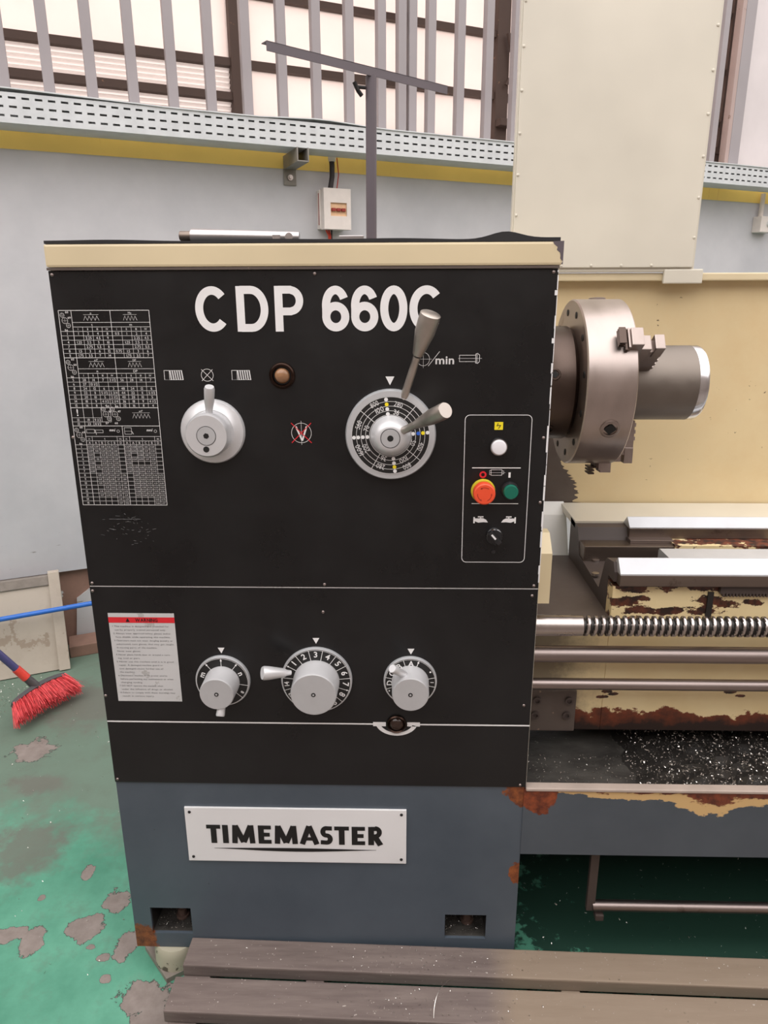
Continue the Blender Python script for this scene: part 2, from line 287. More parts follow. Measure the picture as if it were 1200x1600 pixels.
# ------------------------------------------------------------------ mesh helpers
class MB:
    def __init__(s): s.v = []; s.f = []
    def add(s, vs, fs):
        o = len(s.v); s.v += [tuple(p) for p in vs]; s.f += [tuple(i + o for i in q) for q in fs]; return s
    def box(s, x0, x1, y0, y1, z0, z1):
        return s.add([(x0, y0, z0), (x1, y0, z0), (x1, y1, z0), (x0, y1, z0), (x0, y0, z1), (x1, y0, z1), (x1, y1, z1), (x0, y1, z1)],
                     [(0, 3, 2, 1), (4, 5, 6, 7), (0, 1, 5, 4), (1, 2, 6, 5), (2, 3, 7, 6), (3, 0, 4, 7)])
    def cbox(s, x0, x1, y0, y1, z0, z1, b=0.002):
        """box with bevelled edges"""
        bm = bmesh.new(); bmesh.ops.create_cube(bm, size=1)
        for v in bm.verts: v.co = Vector(((x0 + x1) / 2 + v.co.x * (x1 - x0), (y0 + y1) / 2 + v.co.y * (y1 - y0), (z0 + z1) / 2 + v.co.z * (z1 - z0)))
        bmesh.ops.bevel(bm, geom=bm.edges[:], offset=b, segments=2, affect='EDGES', profile=0.6)
        bm.verts.index_update(); s.add([v.co[:] for v in bm.verts], [[v.index for v in f.verts] for f in bm.faces]); bm.free(); return s
    def rev(s, p0, p1, prof, n=32, cap=True):
        """revolve (t, r) profile about p0->p1; t in metres along the axis"""
        p0 = Vector(p0); ax = (Vector(p1) - p0).normalized()
        a = ax.orthogonal().normalized(); b = ax.cross(a)
        vs, fs = [], []
        for t, r in prof:
            for i in range(n):
                th = 2 * math.pi * i / n; vs.append(p0 + ax * t + (a * math.cos(th) + b * math.sin(th)) * max(r, 1e-5))
        m = len(prof)
        for j in range(m - 1):
            for i in range(n):
                fs.append((j * n + i, j * n + (i + 1) % n, (j + 1) * n + (i + 1) % n, (j + 1) * n + i))
        if cap:
            fs.append(tuple(range(n - 1, -1, -1))); fs.append(tuple(range((m - 1) * n, m * n)))
        return s.add(vs, fs)
    def cyl(s, p0, p1, r, r2=None, n=24):
        L = (Vector(p1) - Vector(p0)).length
        return s.rev(p0, p1, [(0, r), (L, r if r2 is None else r2)], n)
    def prism(s, poly, ax, a0, a1):
        """extrude a 2D polygon along axis ax ('x': poly is (y,z); 'y': (x,z); 'z': (x,y))"""
        def P(p, a): return {'x': (a, p[0], p[1]), 'y': (p[0], a, p[1]), 'z': (p[0], p[1], a)}[ax]
        n = len(poly); vs = [P(p, a0) for p in poly] + [P(p, a1) for p in poly]
        fs = [tuple(range(n)), tuple(range(2 * n - 1, n - 1, -1))] + [(i, i + n, (i + 1) % n + n, (i + 1) % n) for i in range(n)]
        return s.add(vs, fs)
    def tube(s, pts, r, n=10):
        pts = [Vector(p) for p in pts]; vs, fs = [], []
        up = Vector((0.3, 0.2, 1)).normalized()
        for i, p in enumerate(pts):
            d = (pts[min(i + 1, len(pts) - 1)] - pts[max(i - 1, 0)]).normalized()
            a = d.cross(up); a = a.normalized() if a.length > 1e-4 else d.orthogonal().normalized(); b = d.cross(a)
            for j in range(n):
                th = 2 * math.pi * j / n; vs.append(p + (a * math.cos(th) + b * math.sin(th)) * r)
        for i in range(len(pts) - 1):
            for j in range(n): fs.append((i * n + j, i * n + (j + 1) % n, (i + 1) * n + (j + 1) % n, (i + 1) * n + j))
        fs.append(tuple(range(n))); fs.append(tuple(range(len(pts) * n - 1, (len(pts) - 1) * n - 1, -1)))
        return s.add(vs, fs)
    def holed(s, x0, x1, z0, z1, y0, y1, holes):
        """plate in XZ with rectangular holes, thickness y0..y1"""
        xs = sorted({x0, x1, *[h[0] for h in holes], *[h[1] for h in holes]}); zs = sorted({z0, z1, *[h[2] for h in holes], *[h[3] for h in holes]})
        def solid(i, j):
            if not (0 <= i < len(xs) - 1 and 0 <= j < len(zs) - 1): return False
            cx, cz = (xs[i] + xs[i + 1]) / 2, (zs[j] + zs[j + 1]) / 2
            return (i, j) not in hs
        hs = set()
        for h in holes:
            for i in range(len(xs) - 1):
                if h[0] - 1e-7 <= xs[i] and xs[i + 1] <= h[1] + 1e-7:
                    for j in range(len(zs) - 1):
                        if h[2] - 1e-7 <= zs[j] and zs[j + 1] <= h[3] + 1e-7: hs.add((i, j))
        for i in range(len(xs) - 1):
            for j in range(len(zs) - 1):
                if (i, j) in hs: continue
                a, b, c, d = xs[i], xs[i + 1], zs[j], zs[j + 1]
                s.add([(a, y0, c), (b, y0, c), (b, y0, d), (a, y0, d), (a, y1, c), (b, y1, c), (b, y1, d), (a, y1, d)], [(0, 1, 2, 3), (7, 6, 5, 4)])
                o = len(s.v) - 8
                if not solid(i - 1, j): s.f.append((o, o + 3, o + 7, o + 4))
                if not solid(i + 1, j): s.f.append((o + 1, o + 5, o + 6, o + 2))
                if not solid(i, j - 1): s.f.append((o, o + 4, o + 5, o + 1))
                if not solid(i, j + 1): s.f.append((o + 3, o + 2, o + 6, o + 7))
        return s
    def map(s, fn): s.v = [tuple(fn(Vector(p))) for p in s.v]; return s
    def mesh(s, name, m, smooth=False):
        me = bpy.data.meshes.new(name); me.from_pydata(s.v, [], s.f); me.materials.append(m)
        me.validate(); me.update()
        if smooth:
            for p in me.polygons: p.use_smooth = True
            try: me.set_sharp_from_angle(angle=math.radians(38))
            except Exception: pass
        return me
    def build(s, name, m, parent=None, smooth=False, kind=None, label=None):
        o = bpy.data.objects.new(name, s.mesh(name, M[m] if isinstance(m, str) else m, smooth)); C.objects.link(o); adopt(o, parent)
        if kind: o['kind'] = kind
        if label: o['label'] = label
        return o
def adopt(o, parent):
    if parent is not None:
        o.parent = parent
        if parent.type == 'EMPTY': o.matrix_parent_inverse = Matrix.Translation(-parent.location)
def inst(src, loc, parent=None, rot=None, name=None):
    """another object sharing the mesh"""
    o = bpy.data.objects.new(name or src.name.split('.')[0], src.data); C.objects.link(o); o.location = loc
    if rot: o.rotation_euler = rot
    adopt(o, parent); return o
def tag(o, label, cat, group=None, kind=None):
    o['label'] = label; o['category'] = cat
    if group: o['group'] = group
    if kind: o['kind'] = kind
    return o
def empty(name, loc, label, cat, group=None):
    o = bpy.data.objects.new(name, None); C.objects.link(o); o.location = loc; o.empty_display_size = 0.05
    return tag(o, label, cat, group)

# --- lettering: built-in font turned into glyph meshes once
CHARS = sorted(set('ABCDEFGHIJKLMNOPQRSTUVWXYZabcdefghijklmnopqrstuvwxyz0123456789.,!/"-'))
GL = {}
def load_glyphs(bold):
    tmp = []
    for ch in CHARS:
        cu = bpy.data.curves.new('g', 'FONT'); cu.body = ch; cu.resolution_u = 2; cu.fill_mode = 'FRONT'; cu.offset = bold
        o = bpy.data.objects.new('g', cu); C.objects.link(o); tmp.append((ch, o, cu))
    bpy.context.view_layer.update(); dg = bpy.context.evaluated_depsgraph_get()
    for ch, o, cu in tmp:
        me = o.evaluated_get(dg).to_mesh()
        GL[(ch, bold)] = ([v.co[:2] for v in me.vertices], [tuple(p.vertices) for p in me.polygons])
    for ch, o, cu in tmp: bpy.data.objects.remove(o); bpy.data.curves.remove(cu)
load_glyphs(0.0); load_glyphs(0.02)
CAP = max(p[1] for p in GL[('H', 0.0)][0])
def text(mb, s, x, z, h, y, align='c', wid=None, bold=0.0, rot=0.0, sx=1.0, maxw=None):
    """text standing in the XZ plane, cap height h, centred vertically on z"""
    vs, fs, pen = [], [], 0.0
    for ch in s:
        if ch == ' ' or (ch, bold) not in GL: pen += 0.32; continue
        gv, gf = GL[(ch, bold)]
        if not gv: pen += 0.3; continue
        x0 = min(p[0] for p in gv); x1 = max(p[0] for p in gv); o = len(vs)
        vs += [(p[0] - x0 + pen, p[1]) for p in gv]; fs += [tuple(i + o for i in q) for q in gf]; pen += (x1 - x0) + 0.09
    if not vs: return
    W = pen - 0.09; k = h / CAP; kx = k * sx
    if wid: kx = wid / W
    if maxw: kx = min(k, maxw / W)
    ox = {'c': -W / 2, 'l': 0, 'r': -W}[align]; ca, sa = math.cos(rot), math.sin(rot)
    out = []
    for px, py in vs:
        a = (px + ox) * kx; b = (py - CAP / 2) * k
        out.append((x + a * ca - b * sa, y, z + a * sa + b * ca))
    mb.add(out, fs)
_st = [0]
def stroke(mb, pts, wd, y, closed=False):
    _st[0] = (_st[0] + 1) % 7; y = y - _st[0] * 0.00003
    """flat stroke of width wd through (x,z) points"""
    pts = [Vector(p) for p in pts]; n = len(pts); L, Rr = [], []
    for i, p in enumerate(pts):
        a = pts[(i - 1) % n] if (closed or i > 0) else None; b = pts[(i + 1) % n] if (closed or i < n - 1) else None
        d1 = (p - a).normalized() if a is not None else None; d2 = (b - p).normalized() if b is not None else None
        if d1 is None: d1 = d2
        if d2 is None: d2 = d1
        n1 = Vector((-d1.y, d1.x)); n2 = Vector((-d2.y, d2.x)); m = (n1 + n2)
        m = m.normalized() if m.length > 1e-6 else n1
        k = min(1 / max(m.dot(n1), 0.35), 2.0) * wd / 2
        L.append(p + m * k); Rr.append(p - m * k)
    vs = [(q.x, y, q.y) for q in L] + [(q.x, y, q.y) for q in Rr]
    fs = [(i, i + n, (i + 1) % n + n, (i + 1) % n) for i in range(n if closed else n - 1)]
    mb.add(vs, fs)
def arc(cx, cz, rx, rz, a0, a1, n=20):
    return [(cx + rx * math.cos(math.radians(a0 + (a1 - a0) * i / n)), cz + rz * math.sin(math.radians(a0 + (a1 - a0) * i / n))) for i in range(n + 1)]
def disc(mb, cx, cz, r, y, n=24): mb.add([(p[0], y, p[1]) for p in arc(cx, cz, r, r, 0, 360, n)[:-1]], [tuple(range(n))])
def fill(mb, pts, y): mb.add([(p[0], y, p[1]) for p in pts], [tuple(range(len(pts)))])
def big_letter(mb, ch, x, z, w, h, t, y):
    """bold sans capital in the cell (x..x+w, z..z+h) with stroke t"""
    q = t / 2
    if ch == 'C': stroke(mb, arc(x + w / 2, z + h / 2, w / 2 - q, h / 2 - q, 42, 318, 36), t, y)
    elif ch == 'D':
        stroke(mb, [(x + q, z), (x + q, z + h)], t, y)
        stroke(mb, [(x + q, z + h - q * .9), (x + w * .45, z + h - q * .9)] + arc(x + w * .45, z + h / 2, w * .55 - q, h / 2 - q * .9, 80, -80, 24) + [(x + w * .45, z + q * .9), (x + q, z + q * .9)], t * .95, y)
    elif ch == 'P':
        stroke(mb, [(x + q, z), (x + q, z + h)], t, y)
        b = z + h * .38
        stroke(mb, [(x + q, z + h - q * .9), (x + w * .55, z + h - q * .9)] + arc(x + w * .55, (z + h + b) / 2 - q * .1, w * .45 - q, (z + h - b) / 2 - q * .9, 80, -80, 18) + [(x + w * .55, b + q * .7), (x + q, b + q * .7)], t * .92, y)
    elif ch == '0': stroke(mb, arc(x + w / 2, z + h / 2, w / 2 - q, h / 2 - q, 0, 360, 40)[:-1], t, y, True)
    elif ch == '6':
        stroke(mb, arc(x + w / 2, z + h * .325, w / 2 - q, h * .325 - q, 0, 360, 32)[:-1], t, y, True)
        stroke(mb, arc(x + w / 2, z + h * .56, w / 2 - q, h * .44 - q, 28, 190, 26) + [(x + q, z + h * .3)], t, y)
    elif ch == 'T':
        stroke(mb, [(x, z + h - q * .8), (x + w, z + h - q * .8)], t * .8, y); stroke(mb, [(x + w / 2, z), (x + w / 2, z + h)], t, y)
    elif ch == 'I': stroke(mb, [(x + w / 2, z), (x + w / 2, z + h)], t, y)
    elif ch == 'E':
        stroke(mb, [(x + q, z), (x + q, z + h)], t, y)
        for f in (q * .8, h / 2, h - q * .8): stroke(mb, [(x + q, z + f), (x + w - (t * .25 if abs(f - h / 2) < 1e-6 else 0), z + f)], t * .8, y)
    elif ch == 'M':
        stroke(mb, [(x + q * .9, z), (x + q * 1.3, z + h)], t * .95, y); stroke(mb, [(x + w - q * .9, z), (x + w - q * 1.3, z + h)], t * .95, y)
        stroke(mb, [(x + q * 1.3, z + h - q * .2), (x + w / 2, z + q * .5)], t * 1.0, y); stroke(mb, [(x + w - q * 1.3, z + h - q * .2), (x + w / 2, z + q * .5)], t * 1.0, y)
    elif ch == 'A':
        stroke(mb, [(x + q * .9, z), (x + w / 2, z + h)], t * .95, y); stroke(mb, [(x + w - q * .9, z), (x + w / 2, z + h)], t * .95, y)
        stroke(mb, [(x + w * .22, z + h * .3), (x + w * .78, z + h * .3)], t * .7, y)
    elif ch == 'S':
        r = (h / 2 - q * .8) / 2
        stroke(mb, [(x + w * .92, z + h - q * .85)] + arc(x + w * .48, z + h - q * .8 - r, w * .48 - q, r, 80, 265, 16) + arc(x + w * .5, z + q * .8 + r, w * .5 - q, r, 85, -95, 16) + [(x + w * .04, z + q * .95)], t * .86, y)
    elif ch == 'R':
        stroke(mb, [(x + q, z), (x + q, z + h)], t, y); b = z + h * .42
        stroke(mb, [(x + q, z + h - q * .8), (x + w * .5, z + h - q * .8)] + arc(x + w * .5, (z + h + b) / 2, w * .42 - q * .9, (z + h - b) / 2 - q * .6, 80, -80, 14) + [(x + w * .5, b + q * .5), (x + q, b + q * .5)], t * .85, y)
        stroke(mb, [(x + w * .45, b + q * .4), (x + w - q * .9, z)], t * 1.0, y)

# ------------------------------------------------------------------ setting
floor = MB().box(-3.5, 6.0, -3.0, 5.5, -0.1, 0.0).build('floor', 'floor'); floor['kind'] = 'structure'
for nm, b in (('wall_front', (-3.6, 6.1, -3.1, -3.0, 0, 3.0)), ('wall_left', (-3.6, -3.5, -3.0, 0.1, 0, 3.0)), ('wall_right', (6.0, 6.1, -3.0, 4.6, 0, 3.0))):  # unseen room walls, put in to block low sky light
    o_ = MB().box(*b).build(nm, 'roomwall'); o_['kind'] = 'structure'
# the rear wall runs at 25 degrees to the lathe; local frame: s along, n toward the room, z up
WA = math.radians(25); W0 = Vector((-0.729, 1.509, 0))
def wall_map(p): # p = (s, -n, z)
    return Vector((W0.x + p.x * math.cos(WA) - p.y * math.sin(WA), W0.y + p.x * math.sin(WA) + p.y * math.cos(WA), p.z))
def wb(mb, *a, **k):
    return mb.map(wall_map).build(*a, **k)
wall = wb(MB().box(-3, 6.5, 0, 0.02, 0.337, 2.03), 'wall_back', 'wall', kind='structure')
wb(MB().box(-3, 6.5, 0.02, 0.2, 0.3375, 2.03), 'wall_core', 'whitewall', wall)
wb(MB().box(-3, 6.5, -0.0015, 0.0, 1.885, 2.03), 'yellow_band', 'yellowband', wall)
bb = wb(MB().box(-3, 6.5, 0.03, 0.12, 0.0, 0.337), 'baseboard_back', 'plinth', kind='structure')
wb(MB().prism([(-0.075, 0.0), (3.0, 0.0), (3.0, 0.30), (0.03, 0.29), (0.022, 0.255), (-0.005, 0.235), (-0.05, 0.205)], 'y', 0.02, 0.03), 'render_patch', 'whiteplinth', bb)
wb(MB().box(-3, 6.5, 0.0, 0.2, 3.35, 3.9), 'lintel', 'whitewall', wall)
wb(MB().box(3.30, 6.5, 0.0, 0.06, 2.03, 3.35), 'side_panel', 'whitewall', wall)
win = wb(MB().box(-3, 3.47, 0.07, 0.20, 2.03, 2.06), 'window_1', 'rustbrown', kind='structure')
bar_s = [0.082 + 0.1357 * i for i in range(-8, 11)] + [1.392, 1.524, 1.659, 1.794, 1.930, 2.07, 2.205, 2.34, 2.475, 2.61, 2.745, 2.88, 3.103]
bar_s = sorted(s for s in bar_s if s < 1.34 or s > 1.37)
bar0 = None
for s_ in bar_s:
    if bar0 is None:
        bar0 = MB().cbox(-0.0175, 0.0175, -0.0175, 0.0175, 2.03, 3.35, 0.003).build('window_bar', 'barpaint', win)
        bar0.location = wall_map(Vector((s_, -0.06 + 0.018, 0))); bar0.rotation_euler.z = WA
    else: inst(bar0, wall_map(Vector((s_, -0.06 + 0.018, 0))), win, (0, 0, WA))
def rail(s0, s1, z0, z1, d0=0.09, d1=0.13): wb(MB().box(s0, s1, d0, d1, z0, z1), 'window_rail', 'rustbrown', win)
rail(-3, 3.47, 2.249, 2.276); rail(-3, 0.76, 2.132, 2.159); rail(0.80, 3.47, 2.490, 2.515); rail(-3, 0.76, 2.62, 2.65); rail(0.80, 3.47, 2.74, 2.765); rail(-3, 3.47, 3.0, 3.03); rail(2.8, 3.47, 2.12, 2.15, 0.07, 0.12)
for a, b in ((0.735, 0.803), (1.915, 1.980), (3.285, 3.322), (-0.75, -0.69), (-2.0, -1.94)): wb(MB().cbox(a, b, 0.08, 0.15, 2.05, 3.35, 0.004), 'window_mullion', 'rustbrown', win)
wb(MB().cbox(3.190, 3.215, -0.06, -0.02, 2.03, 3.35, 0.003), 'window_jamb', 'rustpale', win); wb(MB().cbox(3.2155, 3.285, -0.06, -0.005, 2.03, 3.35, 0.003), 'window_jamb', 'barpaint', win)
# stay arm and latch on the mullion
wb(MB().tube([(1.955, 0.06, 2.50), (1.99, 0.05, 2.36), (1.955, 0.06, 2.30)], 0.008, 8), 'window_stay', 'rustbrown', win)
wb(MB().cbox(1.92, 2.00, 0.04, 0.09, 2.135, 2.165, 0.003), 'window_latch', 'rustbrown', win)
wb(MB().cyl((2.0, 0.03, 2.318), (2.0, 0.045, 2.318), 0.014, None, 14), 'latch_ring', 'rustbrown', win)
def ribbed(s0, s1, z0, z1, y, amp, per):
    mb = MB(); n = int((z1 - z0) / per * 8); vs = []
    for i in range(n + 1):
        z = z0 + (z1 - z0) * i / n; yy = y + amp * math.sin(2 * math.pi * (z - z0) / per); vs += [(s0, yy, z), (s1, yy, z)]
    mb.add(vs, [(2 * i, 2 * i + 1, 2 * i + 3, 2 * i + 2) for i in range(n)]); return mb
for a, b in ((-3, -1.97), (-1.97, -0.72), (-0.72, 0.77)):
    wb(ribbed(a, b, 2.06, 2.132, 0.125, 0.007, 0.018), 'pane', 'pane_rib', win)
    wb(ribbed(a, b, 2.159, 2.249, 0.125, 0.007, 0.018), 'pane', 'pane_rib', win)
    wb(MB().box(a, b, 0.120, 0.124, 2.276, 2.62), 'pane', 'pane', win); wb(MB().box(a, b, 0.120, 0.124, 2.65, 3.35), 'pane', 'pane', win)
for a, b in ((0.77, 1.95), (1.95, 3.37)):
    for z0, z1 in ((2.06, 2.249), (2.276, 2.49), (2.515, 2.74), (2.765, 3.35)):
        wb(MB().box(a, b, 0.120, 0.124, z0, z1), 'pane', 'pane', win)

# ------------------------------------------------------------------ cable tray on the wall
def wl(s, n, z): return wall_map(Vector((s, -n, z)))
tray = empty('cable_tray', wl(1.5, 0.12, 1.92), 'long perforated galvanised cable tray under the barred window', 'cable tray')
holes = []
i = 0; s_ = -1.2
while s_ < 4.6:
    for zc in (1.951, 1.977, 2.003): holes.append((round(s_, 4), round(s_ + 0.022, 4), zc - 0.0032, zc + 0.0032))
    s_ += 0.0385
wb(MB().holed(-1.3, 4.7, 1.930, 2.018, -0.181, -0.1795, holes), 'front_web', 'galv', tray)
wb(MB().box(-1.3, 4.7, -0.1795, -0.06, 1.930, 1.9315), 'tray_bottom', 'galv', tray)
wb(MB().box(-1.3, 4.7, -0.0615, -0.06, 1.930, 2.018), 'rear_web', 'galv', tray)
# channel arm carrying the tray
for s0 in (0.92, -1.0, 2.75):
    wb(MB().box(s0 - 0.020, s0 - 0.016, -0.19, 0.0, 1.885, 1.930).box(s0 + 0.022, s0 + 0.026, -0.19, 0.0, 1.885, 1.930).box(s0 - 0.020, s0 + 0.026, -0.19, 0.0, 1.882, 1.886), 'bracket_arm', 'bracket', tray)
    wb(MB().cbox(s0 - 0.022, s0 + 0.03, -0.008, -0.0015, 1.825, 1.885, 0.002), 'bracket_foot', 'bracket', tray)
    wb(MB().rev((s0 + 0.004, -0.008, 1.853), (s0 + 0.004, -0.02, 1.853), [(0, 0.011), (0.006, 0.011), (0.0061, 0.006), (0.012, 0.006)], 12), 'bolt', 'screw', tray)
wb(MB().rev((1.905, -0.12, 1.93), (1.905, -0.12, 1.915), [(0, 0.008), (0.014, 0.008)], 10), 'hanging_bolt', 'rustbrown', tray)

def lid(x): return 2.0215 + .012 * max(0.0, 1 - abs(x - 1.0) / .25) + .010 * max(0.0, min(1.0, (0.45 - x) / .5))
vs, fs = [], []; NL = 90
for i in range(NL + 1):
    x = -1.3 + 6.0 * i / NL
    for yy, zz_ in ((-.186, lid(x)), (-.186, lid(x) - .004), (-.0585, 2.0215), (-.0585, 2.020)): vs.append((x, yy, zz_))
for i in range(NL):
    a = i * 4; fs += [(a, a + 4, a + 6, a + 2), (a + 1, a + 3, a + 7, a + 5), (a, a + 1, a + 5, a + 4), (a + 2, a + 6, a + 7, a + 3)]
wb(MB().add(vs, fs), 'tray_lid', 'galv', tray)
# breaker box below the tray
bx = empty('breaker_box', wl(1.09, 0.0, 1.66), 'small off-white breaker box on the wall below the cable tray bracket', 'breaker box')
wb(MB().cbox(1.035, 1.150, -0.035, 0.0, 1.665, 1.812, 0.003), 'back_case', 'boxwhite', bx)
cv = wb(MB().holed(1.040, 1.155, 1.662, 1.815, -0.075, -0.035, [(1.068, 1.138, 1.712, 1.762)]), 'cover', 'boxwhite', bx)
wb(MB().box(1.068, 1.138, -0.068, -0.060, 1.712, 1.762), 'breaker_row', 'breaker', bx)
for i in range(3): wb(MB().cbox(1.073 + i * 0.021, 1.090 + i * 0.021, -0.078, -0.066, 1.730, 1.742, 0.002), 'toggle', 'breaker_red', bx)
wb(MB().box(1.0345, 1.0352, -0.028, -0.020, 1.68, 1.80), 'side_slot', 'breaker_red', bx)
g1 = tag(wb(MB().tube([(1.085, -0.05, 1.93), (1.087, -0.05, 1.90), (1.086, -0.05, 1.86), (1.078, -0.045, 1.81)], 0.0105, 10), 'power_cable', 'cable', None, True), 'thick black cable running from the tray down into the breaker box', 'cable')
tag(wb(MB().rev((1.087, -0.05, 1.915), (1.087, -0.05, 1.945), [(0, 0.013), (0.012, 0.016), (0.03, 0.016)], 12), 'cable_gland', 'boxwhite', None), 'grey cable gland under the tray above the black cable', 'gland')
tag(wb(MB().tube([(1.108, -0.05, 1.93), (1.114, -0.05, 1.87), (1.106, -0.045, 1.811)], 0.0022, 6), 'red_wire', 'wire_red', None), 'thin red wire hanging beside the black breaker cable', 'wire')
wr = empty('loose_wires', wl(1.075, 0.03, 1.60), 'bundle of red and black wires leaving the bottom of the breaker box', 'wires')
for i, m in enumerate(('wire_red', 'wire_red', 'cable')):
    wb(MB().tube([(1.062 + i * 0.012, -0.03, 1.663), (1.072 + i * 0.006, -0.035, 1.64), (1.075 + i * 0.004, -0.03, 1.58)], 0.004, 6), 'wire', m, wr)
wb(MB().cbox(1.062, 1.092, -.045, -.002, 1.50, 1.600, .003), 'conduit', 'boxwhite', bx)
# conduit and socket box at the right
cd = empty('socket_box', wl(3.57, 0.0, 1.73), 'white wall socket box with conduit at the right edge of the frame', 'socket')
wb(MB().cbox(3.515, 3.62, -0.055, 0.0, 1.735, 1.815, 0.004), 'case', 'boxwhite', cd)
wb(MB().rev((3.575, -0.055, 1.78), (3.575, -0.065, 1.78), [(0, 0.018), (0.008, 0.018), (0.009, 0.012)], 16), 'rotary_switch', 'plate_white', cd, True)
wb(MB().cyl((3.545, -0.02, 1.815), (3.545, -0.02, 1.93), 0.012, None, 12), 'conduit', 'boxwhite', cd, True)

# ------------------------------------------------------------------ the lathe
lathe = empty('lathe', (0.6, 0.3, 0.0), 'large cream and black engine lathe with blue-grey pedestal, CDP 660C', 'lathe')
P = lathe
body = MB().cbox(0.0005, 0.8012, 0.004, 0.58, 0.48, 1.426, 0.003).build('headstock_body', 'cream_pale', P)
cover = MB().cbox(-0.001, 0.804, -0.004, 0.60, 1.4265, 1.4615, 0.004).build('headstock_cover', 'cream', P)
MB().box(0.0, 0.800, -0.0038, -0.0005, 1.4225, 1.4262).build('cover_joint', 'oily', P)
mb = MB(); pts = [(.8045, 1.4618)]
for i in range(9): t = i / 8; pts.append((.8045 - .016 * (1 - t) ** 1.5 + random.uniform(-.003, .003), 1.4612 - .033 * t))
pts.append((.8045, 1.4275)); mb.add([(p[0], -.0042, p[1]) for p in pts], [tuple(range(len(pts)))]); mb.build('bare_corner', 'standsteel', cover)
UP = MB().cbox(0.0, 0.7995, 0.0, 0.004, 0.8885, 1.4222, 0.0012).build('upper_panel', 'black', P, label='upper black control panel lettered CDP 660C')
LP = MB().cbox(0.0, 0.7995, 0.0, 0.004, 0.4760, 0.8868, 0.0012).build('lower_panel', 'black', P, label='lower black panel with three dials')
MB().box(0.001, 0.798, 0.001, 0.0038, 0.8868, 0.8885).build('panel_joint', 'print_dim', P)
# ragged bare edge down the right of the panels
mb = MB(); z = 0.90; pts = []
while z < 1.42:
    wdt = random.choice((0.0, 0.0, 0.0006, 0.0012, 0.002, 0.0035)); h = random.uniform(0.006, 0.03)
    mb.box(0.7992 - wdt, 0.8002, -0.0006, 0.003, z, min(z + h, 1.42)); z += h * random.uniform(0.9, 1.2)
mb.build('chipped_edge', 'plate_white', UP)
YP = -0.0007
# CDP 660C
for ch, x0, x1 in (('C', .229, .284), ('D', .295, .346), ('P', .356, .402), ('6', .431, .474), ('6', .477, .520), ('0', .523, .566), ('C', .569, .623)):
    mb = MB(); big_letter(mb, ch, x0, 1.3285, x1 - x0, 0.0695, 0.0128, YP); mb.build('letter', 'print', UP)
# panel screws
scr0 = None
def screws(pts, par):
    global scr0
    for x, z in pts:
        if scr0 is None:
            scr0 = MB().rev((0, 0, 0), (0, -0.003, 0), [(0, 0.0030), (0.0010, 0.0028), (0.0020, 0.0018), (0.0023, 0.0008)], 12).build('panel_screw', 'rod', par, True); scr0.location = (x, 0, z)
        else: inst(scr0, (x, 0, z), par)
screws([(.006, 1.416), (.421, 1.416), (.792, 1.417), (.006, .894), (.422, .894), (.791, .894), (.006, 1.157), (.792, 1.157), (.793, 1.046)], UP)
screws([(.005, .879), (.418, .841), (.789, .875), (.004, .667), (.786, .655), (.006, .483), (.788, .481)], LP)
# thread and feed chart
VZ = [(484.7, 1.362), (531, 1.316), (562, 1.285), (596, 1.25), (636, 1.208), (665, 1.177), (697, 1.142), (742, 1.0915), (788.4, 1.0395)]
def vz(v):
    for (a, b), (c, d) in zip(VZ, VZ[1:]):
        if v <= c + 1e-6: return b + (d - b) * (v - a) / (c - a)
    return VZ[-1][1]
X0, X1 = 0.0085, 0.1545; XW = X1 - X0
gr = MB(); tx = MB()
def hl(v, f0=0.0, f1=1.0, t=0.0006): stroke(gr, [(X0 + f0 * XW, vz(v)), (X0 + f1 * XW, vz(v))], t, YP)
def vl(f, v0, v1, t=0.0006): stroke(gr, [(X0 + f * XW, vz(v0)), (X0 + f * XW, vz(v1))], t, YP)
def cell(f, v, s, h=0.0040): text(tx, s, X0 + f * XW, vz(v), h, YP, bold=0.0, maxw=0.0115)
def zigzag(fx, v, n, wf, round_=False):
    w_ = wf * XW; x = X0 + fx * XW - w_ / 2; z = vz(v)
    stroke(gr, [(x + w_ * i / (2 * n), z + (0.0035 if i % 2 else -0.0035)) for i in range(2 * n + 1)], 0.0005, YP)
    stroke(gr, [(x, z + 0.0055), (x + w_, z + 0.0055)], 0.0004, YP)
def gears(v, labels, f=0.05):
    for (dx, dz, r), (lx, lz) in zip(((-0.002, 0.009, .0033), (0.0015, 0.0005, .0047), (0.0065, -0.007, .0034)), ((0.004, 0.0135), (0.009, 0.005), (0.002, -0.0145))):
        stroke(gr, arc(X0 + f * XW + dx, vz(v) + dz, r, r, 0, 360, 16)[:-1], 0.0005, YP, True)
        stroke(gr, [(X0 + f * XW + dx - r, vz(v) + dz), (X0 + f * XW + dx + r, vz(v) + dz)], 0.0003, YP); stroke(gr, [(X0 + f * XW + dx, vz(v) + dz - r), (X0 + f * XW + dx, vz(v) + dz + r)], 0.0003, YP)
    for s, (lx, lz) in zip(labels, ((0.006, 0.0135), (0.009, 0.005), (0.002, -0.0145))): text(tx, s, X0 + f * XW + lx, vz(v) + lz, 0.003, YP, bold=0.02, wid=0.005)
vl(0, 484.7, 788.4, .0009); vl(1, 484.7, 788.4, .0009)
for v in (484.7, 559, 637, 665.4, 788.4): hl(v, t=.0009)
ROM = ['I', 'II', 'III', 'IV']
